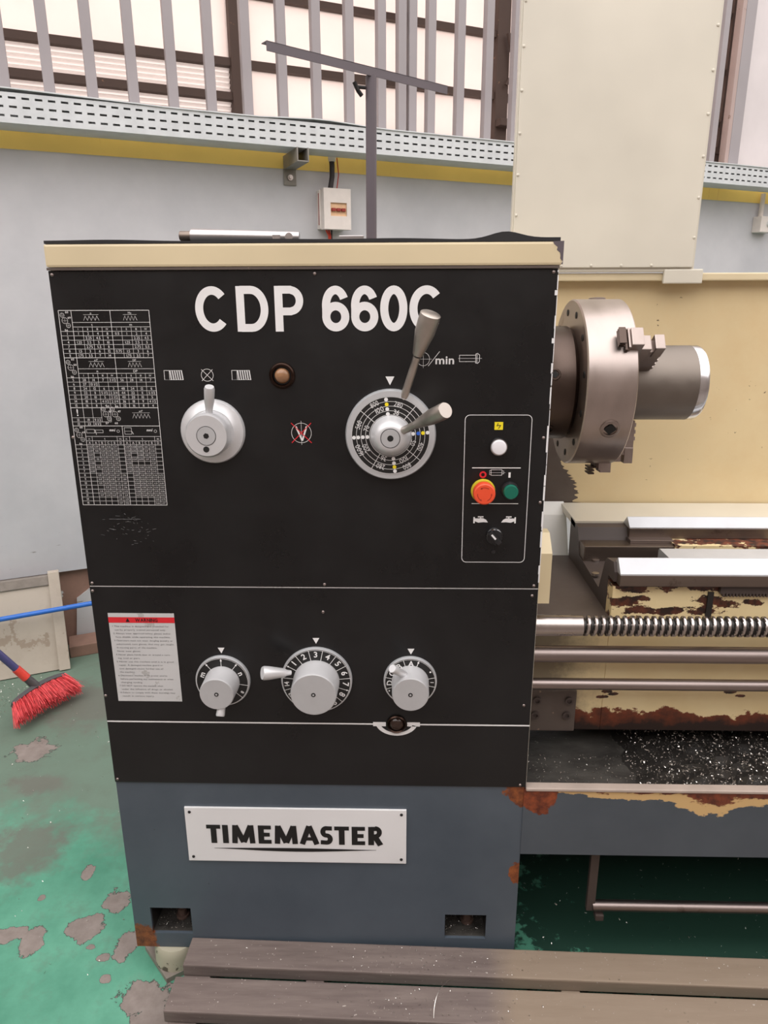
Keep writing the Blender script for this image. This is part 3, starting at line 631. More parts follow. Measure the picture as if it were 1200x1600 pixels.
def section(v0, vh, v2, v3, vend, rows, labs, heads, tops):
    hl(vh, .14); hl(v2, .14); hl(v3); vl(.14, v0, vend, .0008); vl(.57, v0, vend, .0008)
    n = len(rows); dv = (vend - v3) / n
    for c in range(1, 8):
        if c != 4: vl(.14 + .1075 * c, v2, vend, .0005)
    for c in range(8): cell(.14 + .1075 * (c + .5), (v2 + v3) / 2, ROM[c % 4], .0032)
    for i, r in enumerate(rows):
        if i: hl(v3 + dv * i, t=.0005)
        cell(.07, v3 + dv * (i + .5), r[0])
        for c, s in enumerate(r[1:]):
            if s: cell(.14 + .1075 * (c + .5), v3 + dv * (i + .5), s)
    cell(.355, (vh + v2) / 2, heads[0]); cell(.785, (vh + v2) / 2, heads[1]); gears((v0 + v3) / 2, labs)
    zigzag(.355, v0 * .35 + vh * .65, 4, .17); zigzag(.785, v0 * .35 + vh * .65, 4, .15)
    cell(.355, v0 * .78 + vh * .22, tops[0], .0032); cell(.785, v0 * .78 + vh * .22, tops[1], .0032)
section(484.7, 503.3, 510.4, 517.3, 559, [('1', '1', '2', '4', '8', '0.5', '1', '2', '4'), ('2', '', '2.25', '4.5', '9', '', '', '2.25', '4.5'), ('4', '1.25', '2.5', '5', '10', '', '1.25', '2.5', '5'),
        ('7', '', '2.75', '5.5', '11', '', '', '2.75', '5.5'), ('8', '1.5', '3', '6', '12', '0.75', '1.5', '3', '6'), ('11', '1.75', '3.5', '7', '14', '', '1.75', '3.5', '7')], ('60', '69', '56'), ('t', 'm'), ('p', 'Mn'))
section(559, 576.2, 583.3, 590.4, 637, [('5', '28', '14', '7', '3 1/2', '56', '28', '14', '7'), ('6', '27', '13 1/2', '', '', '', '', '', ''), ('8', '24', '12', '6', '3', '48', '24', '12', '6'), ('9', '22', '11', '5 1/2', '2 3/4', '44', '22', '11', '5 1/2'),
        ('12', '20', '10', '5', '2 1/2', '40', '20', '10', '5'), ('14', '18', '9', '4 1/2', '2 1/4', '36', '18', '9', '4 1/2'), ('15', '16', '8', '4', '2', '32', '16', '8', '4')], ('60', '66', '56'), ('n', 'DP'), ('n/1"', 'DP'))
# third block
vl(.14, 637, 665.4); vl(.245, 637, 665.4, .0005); vl(.345, 637, 659, .0005); vl(.45, 637, 659, .0005); hl(652.6, 0, .345, .0005); hl(659, 0, .45, .0005)
text(tx, '!', X0 + .07 * XW, vz(644.5), 0.011, YP, bold=0.02)
for v, r in ((656, ('13', '19', '9 1/2')), (662.3, ('13', '23', '11 1/2'))):
    for f, s in zip((.07, .19, .295), r): cell(f, v, s)
gears(647.5, ('60', '66', '57'), .385); gears(647.5, ('66', '47', '60'), .49); zigzag(.80, 650, 5, .2); cell(.8, 642.5, 'n/1"', .0032)
# fourth block
vl(.133, 665.4, 788.4, .0008); vl(.566, 665.4, 788.4, .0008); hl(681.7, .133); hl(688.5, .133); hl(694.7)
gears(680, ('60', '69', '56')); 
for c in range(1, 12): vl(.133 + .07225 * c, 688.5 if c not in (1, 5, 6, 7, 11) else 681.7, 788.4, .0005)
for i in range(1, 15): hl(694.7 + 6.247 * i, t=.0005)
for f, s in ((.169, 'n'), (.35, 't'), (.53, 'm'), (.60, 'n'), (.785, 't'), (.965, 'm')): cell(f, 685.1, s, .0036)
for c, s in enumerate('AABCBDAABCBD'): cell(.133 + .07225 * (c + .5), 691.6, s, .0036)
FEED = [['0.063', '0.09', '0.18', '0.36', '0.71', '', '0.027', '0.038', '0.075', '0.15', '0.30', ''], ['0.071', '0.10', '0.20', '0.40', '0.80', '', '0.030', '0.042', '0.085', '0.17', '0.34', ''], ['0.075', '', '0.21', '0.42', '0.85', '', '0.031', '', '0.088', '0.18', '0.35', ''],
        ['0.079', '0.11', '0.22', '0.44', '0.89', '', '0.033', '0.047', '0.095', '0.19', '0.38', ''], ['0.081', '', '0.23', '0.46', '0.92', '', '0.035', '', '', '', '0.39', ''], ['0.084', '0.12', '0.24', '0.48', '0.96', '', '0.036', '0.050', '0.101', '0.20', '0.40', ''],
        ['0.087', '', '0.25', '0.49', '0.98', '', '0.037', '0.052', '0.104', '0.21', '0.42', ''], ['', '0.13', '0.27', '0.53', '1.07', '1.96', '', '0.057', '0.113', '0.23', '0.46', '0.72'], ['', '0.14', '0.28', '0.58', '1.17', '1.84', '', '0.062', '0.123', '0.24', '0.49', '0.78'],
        ['', '0.15', '0.30', '0.60', '1.21', '1.89', '', '0.064', '0.126', '0.25', '0.51', '0.80'], ['', '', '0.31', '0.62', '1.25', '1.96', '', '0.066', '0.131', '0.26', '0.53', '0.83'], ['', '0.16', '0.32', '0.64', '1.28', '2.02', '', '0.068', '0.137', '0.27', '0.55', '0.86'],
        ['', '0.17', '0.34', '0.69', '1.35', '2.14', '', '0.072', '0.146', '0.28', '0.58', '0.92'], ['', '', '', '', '1.45', '2.31', '', '', '', '', '0.60', '0.95'], ['', '', '', '', '1.57', '2.52', '', '', '', '', '0.66', '1.07']]
for i, r in enumerate(FEED):
    v = 694.7 + 6.247 * (i + .5); cell(.066, v, str(i + 1), .0036)
    for c, s in enumerate(r):
        if s: text(tx, s, X0 + (.133 + .07225 * (c + .5)) * XW, vz(v), .0027, YP, bold=0.0, maxw=.0080 if len(s) == 5 else .0066)
zz = vz(673.5)
for q in ([(.035, .0025), (.055, .0025)], ): pass
def rect(mb, x0, x1, z0, z1, t): stroke(mb, [(x0, z0), (x1, z0), (x1, z1), (x0, z1)], t, YP, True)
rect(gr, X0 + .15 * XW, X0 + .24 * XW, zz - .003, zz + .003, .0005); rect(gr, X0 + .24 * XW, X0 + .34 * XW, zz - .0025, zz + .002, .0005); stroke(gr, [(X0 + .25 * XW, zz + .002), (X0 + .26 * XW, zz - .006)], .0008, YP)
rect(gr, X0 + .59 * XW, X0 + .67 * XW, zz - .005, zz + .006, .0005); stroke(gr, [(X0 + .59 * XW, zz), (X0 + .67 * XW, zz)], .0004, YP); stroke(gr, [(X0 + .67 * XW, zz), (X0 + .69 * XW, zz - .005)], .0008, YP)
for f in (.45, .88):
    text(tx, 'mm/', X0 + f * XW, zz + .002, .0042, YP, bold=.02, wid=.010); stroke(gr, arc(X0 + (f + .065) * XW, zz, .0022, .0022, 0, 360, 12)[:-1], .0005, YP, True)
gr.build('chart_grid', 'print_dim', UP); tx.build('chart_figures', 'print_dim', UP)
# scuffed remains of a label below the chart
mb = MB()
for _ in range(46):
    x = random.gauss(.082, .022); z = random.gauss(.998, .014); 
    if .03 < x < .125 and .965 < z < 1.025: stroke(mb, [(x, z), (x + random.uniform(.001, .008), z + random.uniform(-.002, .002))], random.uniform(.0003, .0009), YP)
for _ in range(12): x = random.uniform(.05, .10); stroke(mb, [(x, 1.014 + random.uniform(-.0006, .0006)), (x + random.uniform(.004, .012), 1.014)], .0007, YP)
mb.build('scuffed_label', 'grey_print', UP)
# pictograms
mb = MB()
def coil(x0, x1, zc):
    rect(mb, x0, x0 + .0085, zc - .0075, zc + .0075, .0008)
    n = 6; st = (x1 - x0 - .0085) / n
    for i in range(n):
        x = x0 + .0085 + st * i
        stroke(mb, [(x + .001, zc + .0078), (x + .0028, zc - .0078)], .0014, YP); stroke(mb, [(x + st * .5, zc + .0078), (x + st * .5 + .0018, zc - .0078)], .0006, YP)
    stroke(mb, [(x0, zc + .0075), (x1 - .003, zc + .0075)], .0006, YP); stroke(mb, [(x0, zc - .0075), (x1, zc - .0075)], .0006, YP)
coil(.170, .201, 1.260); mb.build('screw_symbol', 'print_dim', UP); mb = MB(); coil(.281, .312, 1.260); mb.build('screw_symbol', 'print_dim', UP); mb = MB()
stroke(mb, arc(.2405, 1.260, .0098, .0098, 0, 360, 28)[:-1], .0008, YP, True)
for a in (45, 135): stroke(mb, [(.2405 + .013 * math.cos(math.radians(a)), 1.260 + .013 * math.sin(math.radians(a))), (.2405 - .013 * math.cos(math.radians(a)), 1.260 - .013 * math.sin(math.radians(a)))], .0008, YP)
mb.build('neutral_symbol', 'print_dim', UP); mb = MB()
stroke(mb, arc(.391, 1.165, .0165, .0165, 0, 360, 32)[:-1], .0007, YP, True); stroke(mb, [(.391, 1.185), (.391, 1.145)], .0005, YP)
for sgn in (-1, 1): stroke(mb, [(.391 + sgn * .009, 1.176), (.392, 1.152)], .0028, YP)
mb.build('no_shift_symbol', 'print_dim', UP); mb = MB()
fill(mb, [(.531, 1.2575), (.5455, 1.2575), (.5383, 1.2435)], YP)
mb.build('index_triangle', 'print', UP); mb = MB()
stroke(mb, arc(.592, 1.285, .0100, .0105, 0, 360, 28)[:-1], .0006, YP, True); stroke(mb, [(.578, 1.285), (.606, 1.285)], .0004, YP); stroke(mb, [(.592, 1.299), (.592, 1.271)], .0004, YP)
stroke(mb, [(.600, 1.274), (.618, 1.297)], .0008, YP)
text(mb, 'min', .6265, 1.2835, .0125, YP, bold=.02, wid=.030)
mb.build('speed_symbol', 'print_dim', UP); mb = MB()
rect(mb, .650, .676, 1.281, 1.291, .0007); stroke(mb, [(.648, 1.286), (.686, 1.286)], .0004, YP)
stroke(mb, [(.676, 1.279), (.679, 1.278), (.682, 1.281), (.682, 1.291), (.679, 1.294), (.676, 1.293)], .0008, YP, True); stroke(mb, [(.678, 1.279), (.678, 1.293)], .0008, YP)
mb.build('bolt_symbol', 'print_dim', UP); mb = MB()
# rounded frame around the switches
r = .008; fr = arc(.7635, 1.187, r, r, 0, 90, 6) + arc(.670, 1.187, r, r, 90, 180, 6) + arc(.671, .946, r, r, 180, 270, 6) + arc(.7635, .946, r, r, 270, 360, 6)
stroke(mb, fr, .0011, YP, True)
mb.build('switch_frame', 'print_dim', UP); mb = MB()
stroke(mb, [(.676, 1.1062), (.757, 1.1062)], .0016, YP); mb.build('divider_line', 'print', UP); mb = MB(); stroke(mb, [(.677, 1.044), (.756, 1.044)], .0013, YP)
mb.build('divider_line', 'print', UP); mb = MB()
rect(mb, .708, .726, 1.0935, 1.103, .0007); stroke(mb, [(.706, 1.098), (.732, 1.098)], .0004, YP); rect(mb, .726, .729, 1.096, 1.101, .0006); rect(mb, .7055, .708, 1.0945, 1.102, .0005)
mb.build('motor_symbol', 'print_dim', UP); mb = MB()
stroke(mb, [(.739, 1.0895), (.739, 1.0985)], .0036, YP)
mb.build('on_mark', 'print', UP)
for sgn, cx in ((1, .6935), (-1, .7410)):
    mb = MB()
    q = lambda a, b: (cx + sgn * a, 1.0155 + b)
    fill(mb, [q(-.0125, -.0065), q(-.010, -.0065), q(-.010, .0045), q(-.0125, .0045)][::sgn], YP)
    fill(mb, [q(-.010, -.003), q(-.010, .002), q(.004, .0025), q(.009, .000), q(.0125, -.005), q(.008, -.0048), q(.005, -.0045), q(-.004, -.0055)][::sgn], YP)
    fill(mb, [q(-.0015, .002), q(.001, .002), q(.001, .005), q(-.0015, .005)][::sgn], YP); fill(mb, [q(-.005, .004), q(.0045, .004), q(.0045, .006), q(-.005, .006)][::sgn], YP)
    mb.build('tap_symbol', 'print', UP)
mb = MB()
for a in (45, 135): stroke(mb, [(.391 + .0235 * math.cos(math.radians(a)), 1.165 + .0235 * math.sin(math.radians(a))), (.391 - .0235 * math.cos(math.radians(a)), 1.165 - .0235 * math.sin(math.radians(a)))], .0013, YP - .0003)
mb.build('red_cross', 'red_print', UP); mb = MB()
stroke(mb, arc(.6945, 1.0945, .0045, .0045, 0, 360, 20)[:-1], .0028, YP, True)
mb.build('stop_symbol', 'red_print', UP)
hz = MB(); fill(hz, [(.7105, 1.1705), (.7245, 1.1705), (.7245, 1.1835), (.7105, 1.1835)], YP); hz = hz.build('voltage_sticker', 'yellow_print', UP)
mb = MB(); stroke(mb, [(.7165, 1.1815), (.7145, 1.1775), (.7205, 1.1780), (.7170, 1.1725)], .0011, YP - .0003); mb.build('flash_symbol', 'black_print', UP)
# faint dark patch under min
# sight glass
sg = MB().rev((.363, 0, 1.259), (.363, -.02, 1.259), [(0, .0205), (.003, .0205), (.005, .0185), (.005, .0155), (.0015, .0145)], 32, cap=False).build('sight_glass', 'copper', P, True)
MB().rev((.363, 0, 1.259), (.363, -.02, 1.259), [(0.0005, .0125), (.0045, .0110), (.0075, .007), (.0085, .001)], 24).build('lens', 'sight', sg, True)
mb = MB(); stroke(mb, arc(.363, 1.259, .0212, .0212, 0, 360, 36)[:-1], .0007, YP, True); mb.build('ring_mark', 'copper', sg)

def tri(mb, x, z, w=.0125, h=.0115): fill(mb, [(x - w / 2, z + h / 2), (x + w / 2, z + h / 2), (x, z - h / 2)], YP)
def rev_y(x, z, prof, m, name, par, n=48):
    """turned piece standing off the panel; profile (distance from panel, radius)"""
    return MB().rev((x, 0, z), (x, -1, z), prof, n).build(name, m, par, True)
# --- feed direction dial (left)
d = rev_y(.244, 1.168, [(0, .0535), (.006, .0535), (.009, .0515), (.011, .044), (.016, .038)], 'knob', 'direction_dial', P)
d['label'] = 'satin feed direction dial with short upright lever'
n = 48; hub = MB(); prof = []
for (t, r) in ((.010, .036), (.040, .036), (.046, .033), (.046, .0)): prof.append((t, r))
hub = MB().rev((.244, 0, 1.168), (.244, -1, 1.168), prof[:3], 48)
hub.v = [(min(max(v[0], .244 - .0335), .244 + .0335), v[1], v[2]) for v in hub.v]
hub.build('hub', 'knob', d, True)
rev_y(.244, 1.168, [(.046, .0150), (.0468, .0148)], 'knobface', 'centre_cap', d); rev_y(.244, 1.168, [(.0462, .0158), (.0464, .0158)], 'black_print', 'cap_groove', d)
rev_y(.244, 1.168, [(.0468, .0048), (.0471, .0048)], 'hole', 'socket_hole', d, 6); rev_y(.2425, 1.146, [(.046, .0050), (.0464, .0050)], 'hole', 'set_screw', d, 12)
a, b = (.2465, -.030, 1.196), (.2565, -.052, 1.247); L = (Vector(b) - Vector(a)).length
MB().rev(a, b, [(0, .0052), (.012, .0058), (.03, .0078), (L - .004, .0084), (L, .0070)], 20).build('lever', 'knob', d, True)
# --- spindle speed dial (right)
cx, cz = .5395, 1.1635
d = rev_y(cx, cz, [(0, .0745), (.012, .0745), (.016, .0725), (.0165, .064)], 'alu', 'speed_dial', P, 72)
d['label'] = 'round spindle speed dial with two steel levers'
rev_y(cx, cz, [(.0165, .0640), (.0172, .0638), (.0172, .030)], 'black_print', 'scale_face', d, 64)
YD = -.0178; mb = MB()
for r in (.0635, .056, .0485, .041, .0345): stroke(mb, arc(cx, cz, r, r, 0, 360, 64)[:-1], .0007, YD, True)
for a in (140, 50, -40, -130 + 10): stroke(mb, [(cx + .034 * math.cos(math.radians(a)), cz + .034 * math.sin(math.radians(a))), (cx + .0635 * math.cos(math.radians(a)), cz + .0635 * math.sin(math.radians(a)))], .0009, YD)
for s, r, a in (('800', .0575, 117), ('280', .0525, 76), ('100', .046, 113), ('36', .0395, 76), ('560', .055, 161), ('70', .041, 163), ('1600', .0565, 205), ('200', .046, 207), ('36', .0395, 253), ('280', .054, 252), ('100', .0455, 298), ('800', .0575, 298), ('400', .0525, 340), ('50', .0385, 342)):
    a = math.radians(a); text(mb, s, cx + r * math.cos(a), cz + r * math.sin(a), .0082, YD, bold=.0, maxw=.0046 * len(s), rot=a - math.pi / 2)
mb.build('speed_figures', 'print_dim', d)
for m, lst in (('print', [(97, .0595), (97, .044), (97, .036), (5, .0605), (5, .037), (183, .060), (183, .053), (183, .0455), (183, .038), (277, .0595), (277, .046), (277, .0385)]), ('yellow_print', [(97, .0515), (5, .053), (277, .0525)]), ('blue_print', [(5, .0455)])):
    for a, r in lst:
        q = MB(); disc(q, cx + r * math.cos(math.radians(a)), cz + r * math.sin(math.radians(a)), .0031, YD - .0004, 16); q.build('colour_dot', m, d)
rev_y(cx, cz, [(.0172, .0335), (.020, .0325), (.030, .0285), (.038, .0245), (.041, .020), (.042, .0165)], 'knob', 'hub', d)
rev_y(cx, cz, [(.042, .0150), (.0428, .0148)], 'knobface', 'centre_cap', d); rev_y(cx, cz, [(.0420, .0160), (.0423, .0160)], 'black_print', 'cap_groove', d); rev_y(cx, cz, [(.0428, .0050), (.0431, .0050)], 'hole', 'socket_hole', d, 16)
def lever(a, b, m, par, prof, name='lever'):
    return MB().rev(a, b, prof, 24).build(name, m, par, True)
a, b = Vector((.5600, -.010, 1.221)), Vector((.6005, -.060, 1.356)); L = (b - a).length
lv = lever(a, b, 'handle', d, [(0, .0066), (L * .5, .0060), (L * .52, .0062)]); ax = (b - a).normalized()
MB().rev(a + ax * L * .54, b, [(0, .0078), (.002, .0086), (L * .26, .0158), (L * .42, .0162), (L * .455, .0160), (L * .46, .0150)], 24).build('grip', 'handle', d, True)
a, b = Vector((.556, -.030, 1.172)), Vector((.622, -.125, 1.221)); L = (b - a).length; ax = (b - a).normalized()
lever(a, b, 'handle', d, [(0, .0062), (L * .45, .0062), (L * .46, .006)])
MB().rev(a + ax * L * .38, b, [(0, .0068), (.004, .0076), (L * .34, .0122), (L * .60, .0124), (L * .615, .0116)], 24).build('grip', 'handle', d, True)
# --- control buttons
def button(name, x, z, prof_b, mb_, prof_c, mc, label):
    q = rev_y(x, z, prof_b, mb_, name, P); rev_y(x, z, prof_c, mc, 'cap', q); q['label'] = label; return q
button('pilot_lamp', .718, 1.1430, [(0, .0152), (.006, .0152), (.010, .0140), (.010, .0125)], 'chrome', [(.008, .0126), (.013, .0124), (.015, .0112), (.0155, .009)], 'white_btn', 'white pilot lamp')
es = rev_y(.6955, 1.0665, [(0, .0205), (.004, .0205), (.006, .019)], 'estop_y', 'emergency_stop', P); es['label'] = 'red mushroom emergency stop on yellow ring'
rev_y(.6945, 1.0690, [(.006, .013), (.018, .013)], 'estop', 'stem', es); rev_y(.6945, 1.0690, [(.016, .012), (.018, .0178), (.027, .0186), (.033, .0178), (.0345, .0160)], 'estop', 'mushroom', es)
mb = MB()
for a in (100, 220, 340): 
    stroke(mb, arc(.6945, 1.0690, .0115, .0115, a - 45, a + 25, 10), .0011, -.0349); e = math.radians(a + 30); fill(mb, [(.6945 + .0115 * math.cos(e), 1.069 + .0115 * math.sin(e)), (.6945 + .0130 * math.cos(e - .3), 1.069 + .0130 * math.sin(e - .3)), (.6945 + .0098 * math.cos(e - .3), 1.069 + .0098 * math.sin(e - .3))][::-1], -.0349)
mb.build('turn_arrows', 'estop_dark', es)
button('start_button', .7405, 1.0680, [(0, .0148), (.010, .0146), (.012, .0135)], 'dark_plastic', [(.010, .0125), (.016, .0123), (.018, .0110)], 'green_btn', 'green start button')
sl = rev_y(.7175, .9870, [(0, .0148), (.008, .0146), (.010, .0130), (.009, .0115)], 'chrome', 'coolant_switch', P); rev_y(.7175, .9870, [(.006, .012), (.011, .0118)], 'dark_plastic', 'rotor', sl)
mb = MB().cbox(-.0135, .0135, -.022, -.010, -.0042, .0042, .0015); ca, sa = math.cos(math.radians(-48)), math.sin(math.radians(-48)); mb.map(lambda p: Vector((.7165 + p.x * ca - p.z * sa, p.y, .9880 + p.x * sa + p.z * ca))).build('finger_grip', 'dark_plastic', sl)
mb = MB(); stroke(mb, [(.7165 - .009 * ca, .9885 - .009 * sa), (.7165 + .002 * ca, .9885 + .002 * sa)], .0032, -.0223); mb.build('pointer_mark', 'print', sl); sl['label'] = 'black coolant selector switch'
MB().rev((.7175, 0, .957), (.7175, -1, .957), [(0, .0035), (.002, .0033), (.0021, .0016)], 12).build('blank_screw', 'dark_plastic', P, True)

# --- lower panel
for x, z in ((.229, .763), (.4035, .784), (.576, .764)): tm = MB(); tri(tm, x, z); tm.build('index_triangle', 'print', LP)
mb = MB(); stroke(mb, [(.001, .6125), (.512, .6125)], .0030, YP); stroke(mb, [(.590, .6125), (.799, .6125)], .0030, YP)
mb.build('white_line', 'print', LP)
mb = MB(); stroke(mb, [(.506, .6125), (.530, .6125)], .0090, YP); stroke(mb, [(.570, .6125), (.594, .6125)], .0090, YP)
o_ = arc(.550, .618, .040, .030, 198, 342, 28); i_ = arc(.550, .618, .0315, .0235, 198, 342, 28)
mb.add([(p[0], YP, p[1]) for p in o_] + [(p[0], YP, p[1]) for p in i_], [(i, i + 1, i + 30, i + 29) for i in range(28)])
mb.build('oil_mark', 'print', LP)
og = MB().rev((.550, 0, .6135), (.550, -1, .6135), [(0, .0185), (.004, .0185), (.006, .0165), (.004, .0145)], 32, cap=False).build('oil_sight_glass', 'copper', P, True)
MB().rev((.550, 0, .6135), (.550, -1, .6135), [(0.0, .0150), (.005, .0120), (.008, .007), (.009, .001)], 24).build('lens', 'sightdark', og, True)
def small_dial(x, z, R, kr, kp, label, marks, kx=0, kz=0):
    q = rev_y(x, z, [(0, R), (.006, R), (.0075, R - .0008), (.008, R - .0022)], 'alu', 'selector_dial', P, 64); q['label'] = label
    rev_y(x, z, [(.008, R - .0022), (.0085, R - .0024), (.0085, kr * .9)], 'black_print', 'scale_face', q, 64)
    rev_y(x, z, [(.0085, kr + .0005), (.016, kr + .0005), (.017, kr), (kp - .003, kr * .985), (kp, kr * .955)], 'knob', 'knob', q, 64)
    rev_y(x, z, [(kp, kr * .945), (kp + .0006, kr * .935)], 'knobface', 'knob_cap', q, 56); rev_y(x, z, [(kp + .0006, .0040), (kp + .0010, .0040)], 'hole', 'socket_hole', q, 16)
    rev_y(x, z, [(kp + .0007, .0020), (kp + .0012, .0020)], 'knobface', 'socket_pin', q, 8)
    mb = MB(); Y2 = -.0090
    for kind, a, s, h in marks:
        r0, r1 = kr + .001, R - .0025; rm = R - .0025 - h * .5 - .0035; t = math.radians(a)
        if kind == 'l': stroke(mb, [(x + r0 * .9 * math.cos(t), z + r0 * .9 * math.sin(t)), (x + r1 * math.cos(t), z + r1 * math.sin(t))], .0010, Y2)
        elif kind == 't': text(mb, s, x + rm * math.cos(t), z + rm * math.sin(t), h, Y2, bold=.02, rot=t - math.pi / 2)
        elif kind == 'd': disc(mb, x + rm * math.cos(t), z + rm * math.sin(t), h, Y2, 12)
    stroke(mb, arc(x, z, R - .003, R - .003, 0, 360, 60)[:-1], .0006, Y2, True)
    mb.build('scale_figures', 'print', q); return q
dA = small_dial(.2290, .7030, .0505, .0315, .052, 'small range dial marked m and n, peg pointing down', [('t', 158, 'm', .0100), ('t', 26, 'n', .0100), ('l', 128, '', 0), ('l', 90, '', 0), ('l', 52, '', 0), ('l', -8, '', 0), ('l', -42, '', 0), ('t', -30, '8', .006), ('d', 128, '', .0018), ('d', 90, '', .0018), ('d', 52, '', .0018)])
mk = []
for i, s in enumerate(['3', '4', '5', '6', '7', '8', '9', '10', '11', '12', '13', '14', '15', '1', '2']):
    a = 90 - 24 * i; mk += [('t', a, s, .0108 if len(s) == 1 else .0085), ('l', a - 12, '', 0)]
mk += [('d', 150, '', .0016), ('d', 162, '', .0016), ('d', -18, '', .0016)]
dB = small_dial(.4030, .7065, .0655, .0420, .056, 'large numbered dial, lever pointing left', mk)
dC = small_dial(.5750, .7060, .0490, .0335, .052, 'small lettered dial A to D, peg pointing up left', [('t', 88, 'A', .0100), ('t', 122, 'B', .0100), ('t', 152, 'C', .0100), ('t', 182, 'D', .0100), ('l', 106, '', 0), ('l', 138, '', 0), ('l', 168, '', 0), ('l', 198, '', 0), ('l', 70, '', 0), ('d', 70, '', .0018), ('d', 30, '', .0018), ('l', 12, '', 0), ('l', -12, '', 0), ('t', 0, '1', .006), ('d', 205, '', .0015)])
a, b = Vector((.2335, -.036, .678)), Vector((.232, -.050, .657)); L = (b - a).length
lever(a, b, 'knob', dA, [(0, .0068), (L - .002, .0080), (L, .0070)], 'peg')
a, b = Vector((.362, -.040, .741)), Vector((.3155, -.062, .752)); L = (b - a).length
lever(a, b, 'knob', dB, [(0, .0042), (.008, .0055), (.012, .0078), (L * .75, .0118), (L - .003, .0124), (L, .0110)], 'lever')
a, b = Vector((.563, -.036, .738)), Vector((.5425, -.058, .761)); L = (b - a).length
lever(a, b, 'knob', dC, [(0, .0065), (L * .6, .0072), (L - .002, .0078), (L, .0068)], 'peg')
# warning label
wl_ = MB(); fill(wl_, [(.0275, .6565), (.1482, .6565), (.1482, .8365), (.0275, .8365)], -.0009); wl_ = wl_.build('warning_label', 'paper', P, label='white warning label with red heading')
mb = MB(); fill(mb, [(.0275, .8175), (.1482, .8175), (.1482, .8285), (.0275, .8285)], -.0013); mb.build('red_band', 'red_print', wl_)
mb = MB(); text(mb, 'WARNING', .0970, .8230, .0062, -.0017, bold=.02, wid=.041); fill(mb, [(.0590, .8195), (.0665, .8195), (.0628, .8268)], -.0017); mb.build('heading', 'black_print', wl_)
LINES = ['1 This machine is designed and intended for', '  use by properly trained personnel only.', '2 Always wear approved safety glasses and/or', '  face shields while operating this machine.', '3 Operators must not wear dangling jewelry or', '  unbuttoned, torn gloves, that may get caught', '  in moving parts of the machine.', '  Never wear gloves.',
         '4 Never place hands near or around a turn-', '  ing tool or part.', '5 Never use this machine until it is in good', '  repair. A damaged machine guard or', '  tool damaged causes further use of', '  the machine.', '6 Disconnect machine from power source', '  before performing any maintenance or when', '  changing tooling.', '7 DO NOT operate this machine when', '  under the influence of drugs or alcohol.', '8 Failure to comply with these warnings may', '  result in serious injury.']
mb = MB()
for i, s in enumerate(LINES):
    n0 = len(s); z = .8105 - i * .00715; ind = .0335 if s[0] != ' ' else .0370
    text(mb, s.strip(), ind, z, .0030, -.0013, align='l', wid=.108 * len(s.strip()) / 45)
mb.build('warning_text', 'grey_print', wl_)

# --- pedestal under the headstock
ped = MB().holed(0.0, .797, .063, .474, .004, .010, [(.037, .122, .100, .166), (.651, .736, .100, .161)]).build('pedestal', 'pedestal', P, label='blue-grey pedestal with bolt recesses')
MB().box(0.0, .006, .010, .56, .063, .474).box(.791, .797, .010, .56, .063, .474).box(.006, .791, .554, .56, .063, .474).build('pedestal_sides', 'bluegrey', ped)
bolt0 = None
for x0, x1, z1 in ((.037, .122, .166), (.651, .736, .161)):
    MB().box(x0 - .004, x0, .010, .09, .100, z1).box(x1, x1 + .004, .010, .09, .100, z1).box(x0 - .004, x1 + .004, .086, .09, .100, z1).box(x0 - .004, x1 + .004, .010, .09, z1, z1 + .004).build('recess', 'traydeep', ped)
    MB().box(x0 - .004, x1 + .004, .010, .09, .096, .100).build('recess_shelf', 'traydark', ped)
    MB().rev(((x0 + x1) / 2 + .008, .05, .100), ((x0 + x1) / 2 + .008, .05, .2), [(0, .014), (.005, .014), (.0055, .010), (.022, .010), (.0225, .0075), (.05, .0075)], 12).build('anchor_bolt', 'rustbrown', ped, True)
# name plate
npl = MB().cbox(.131, .570, -.0005, .004, .2915, .4195, .0012).build('name_plate', 'plate_white', P, label='white name plate lettered TIMEMASTER')
mb = MB(); Yn = -.0012
for ch, a, b in (('T', 388, 441), ('I', 448, 470), ('M', 483, 570), ('E', 583, 632), ('M', 644, 731), ('A', 738, 813), ('S', 816, 865), ('T', 870, 925), ('E', 935, 985), ('R', 997, 1053)):
    x0 = .172 + (a - 388) / 665 * .352; x1 = .172 + (b - 388) / 665 * .352
    big_letter(mb, ch, x0, .3365, x1 - x0, .0435, .0115, Yn)
N = 30; top = []; bot = []
for i in range(N + 1):
    t = i / N; x = .185 + .325 * t; k_ = math.sin(math.pi * t) ** 1.3; top.append((x, .3245 + .0020 * k_)); bot.append((x, .3238 - .0058 * k_))
mb.add([(p[0], Yn, p[1]) for p in top] + [(p[0], Yn, p[1]) for p in bot], [(i + N + 1, i + N + 2, i + 1, i) for i in range(N)])
mb.build('brand_lettering', 'black_print', npl)
for x, z in ((.141, .409), (.560, .409), (.141, .302), (.560, .302)):
    MB().rev((x, -.0005, z), (x, -1, z), [(0, .0032), (.0012, .0028), (.002, .0012)], 10).build('rivet', 'hole', npl, True)

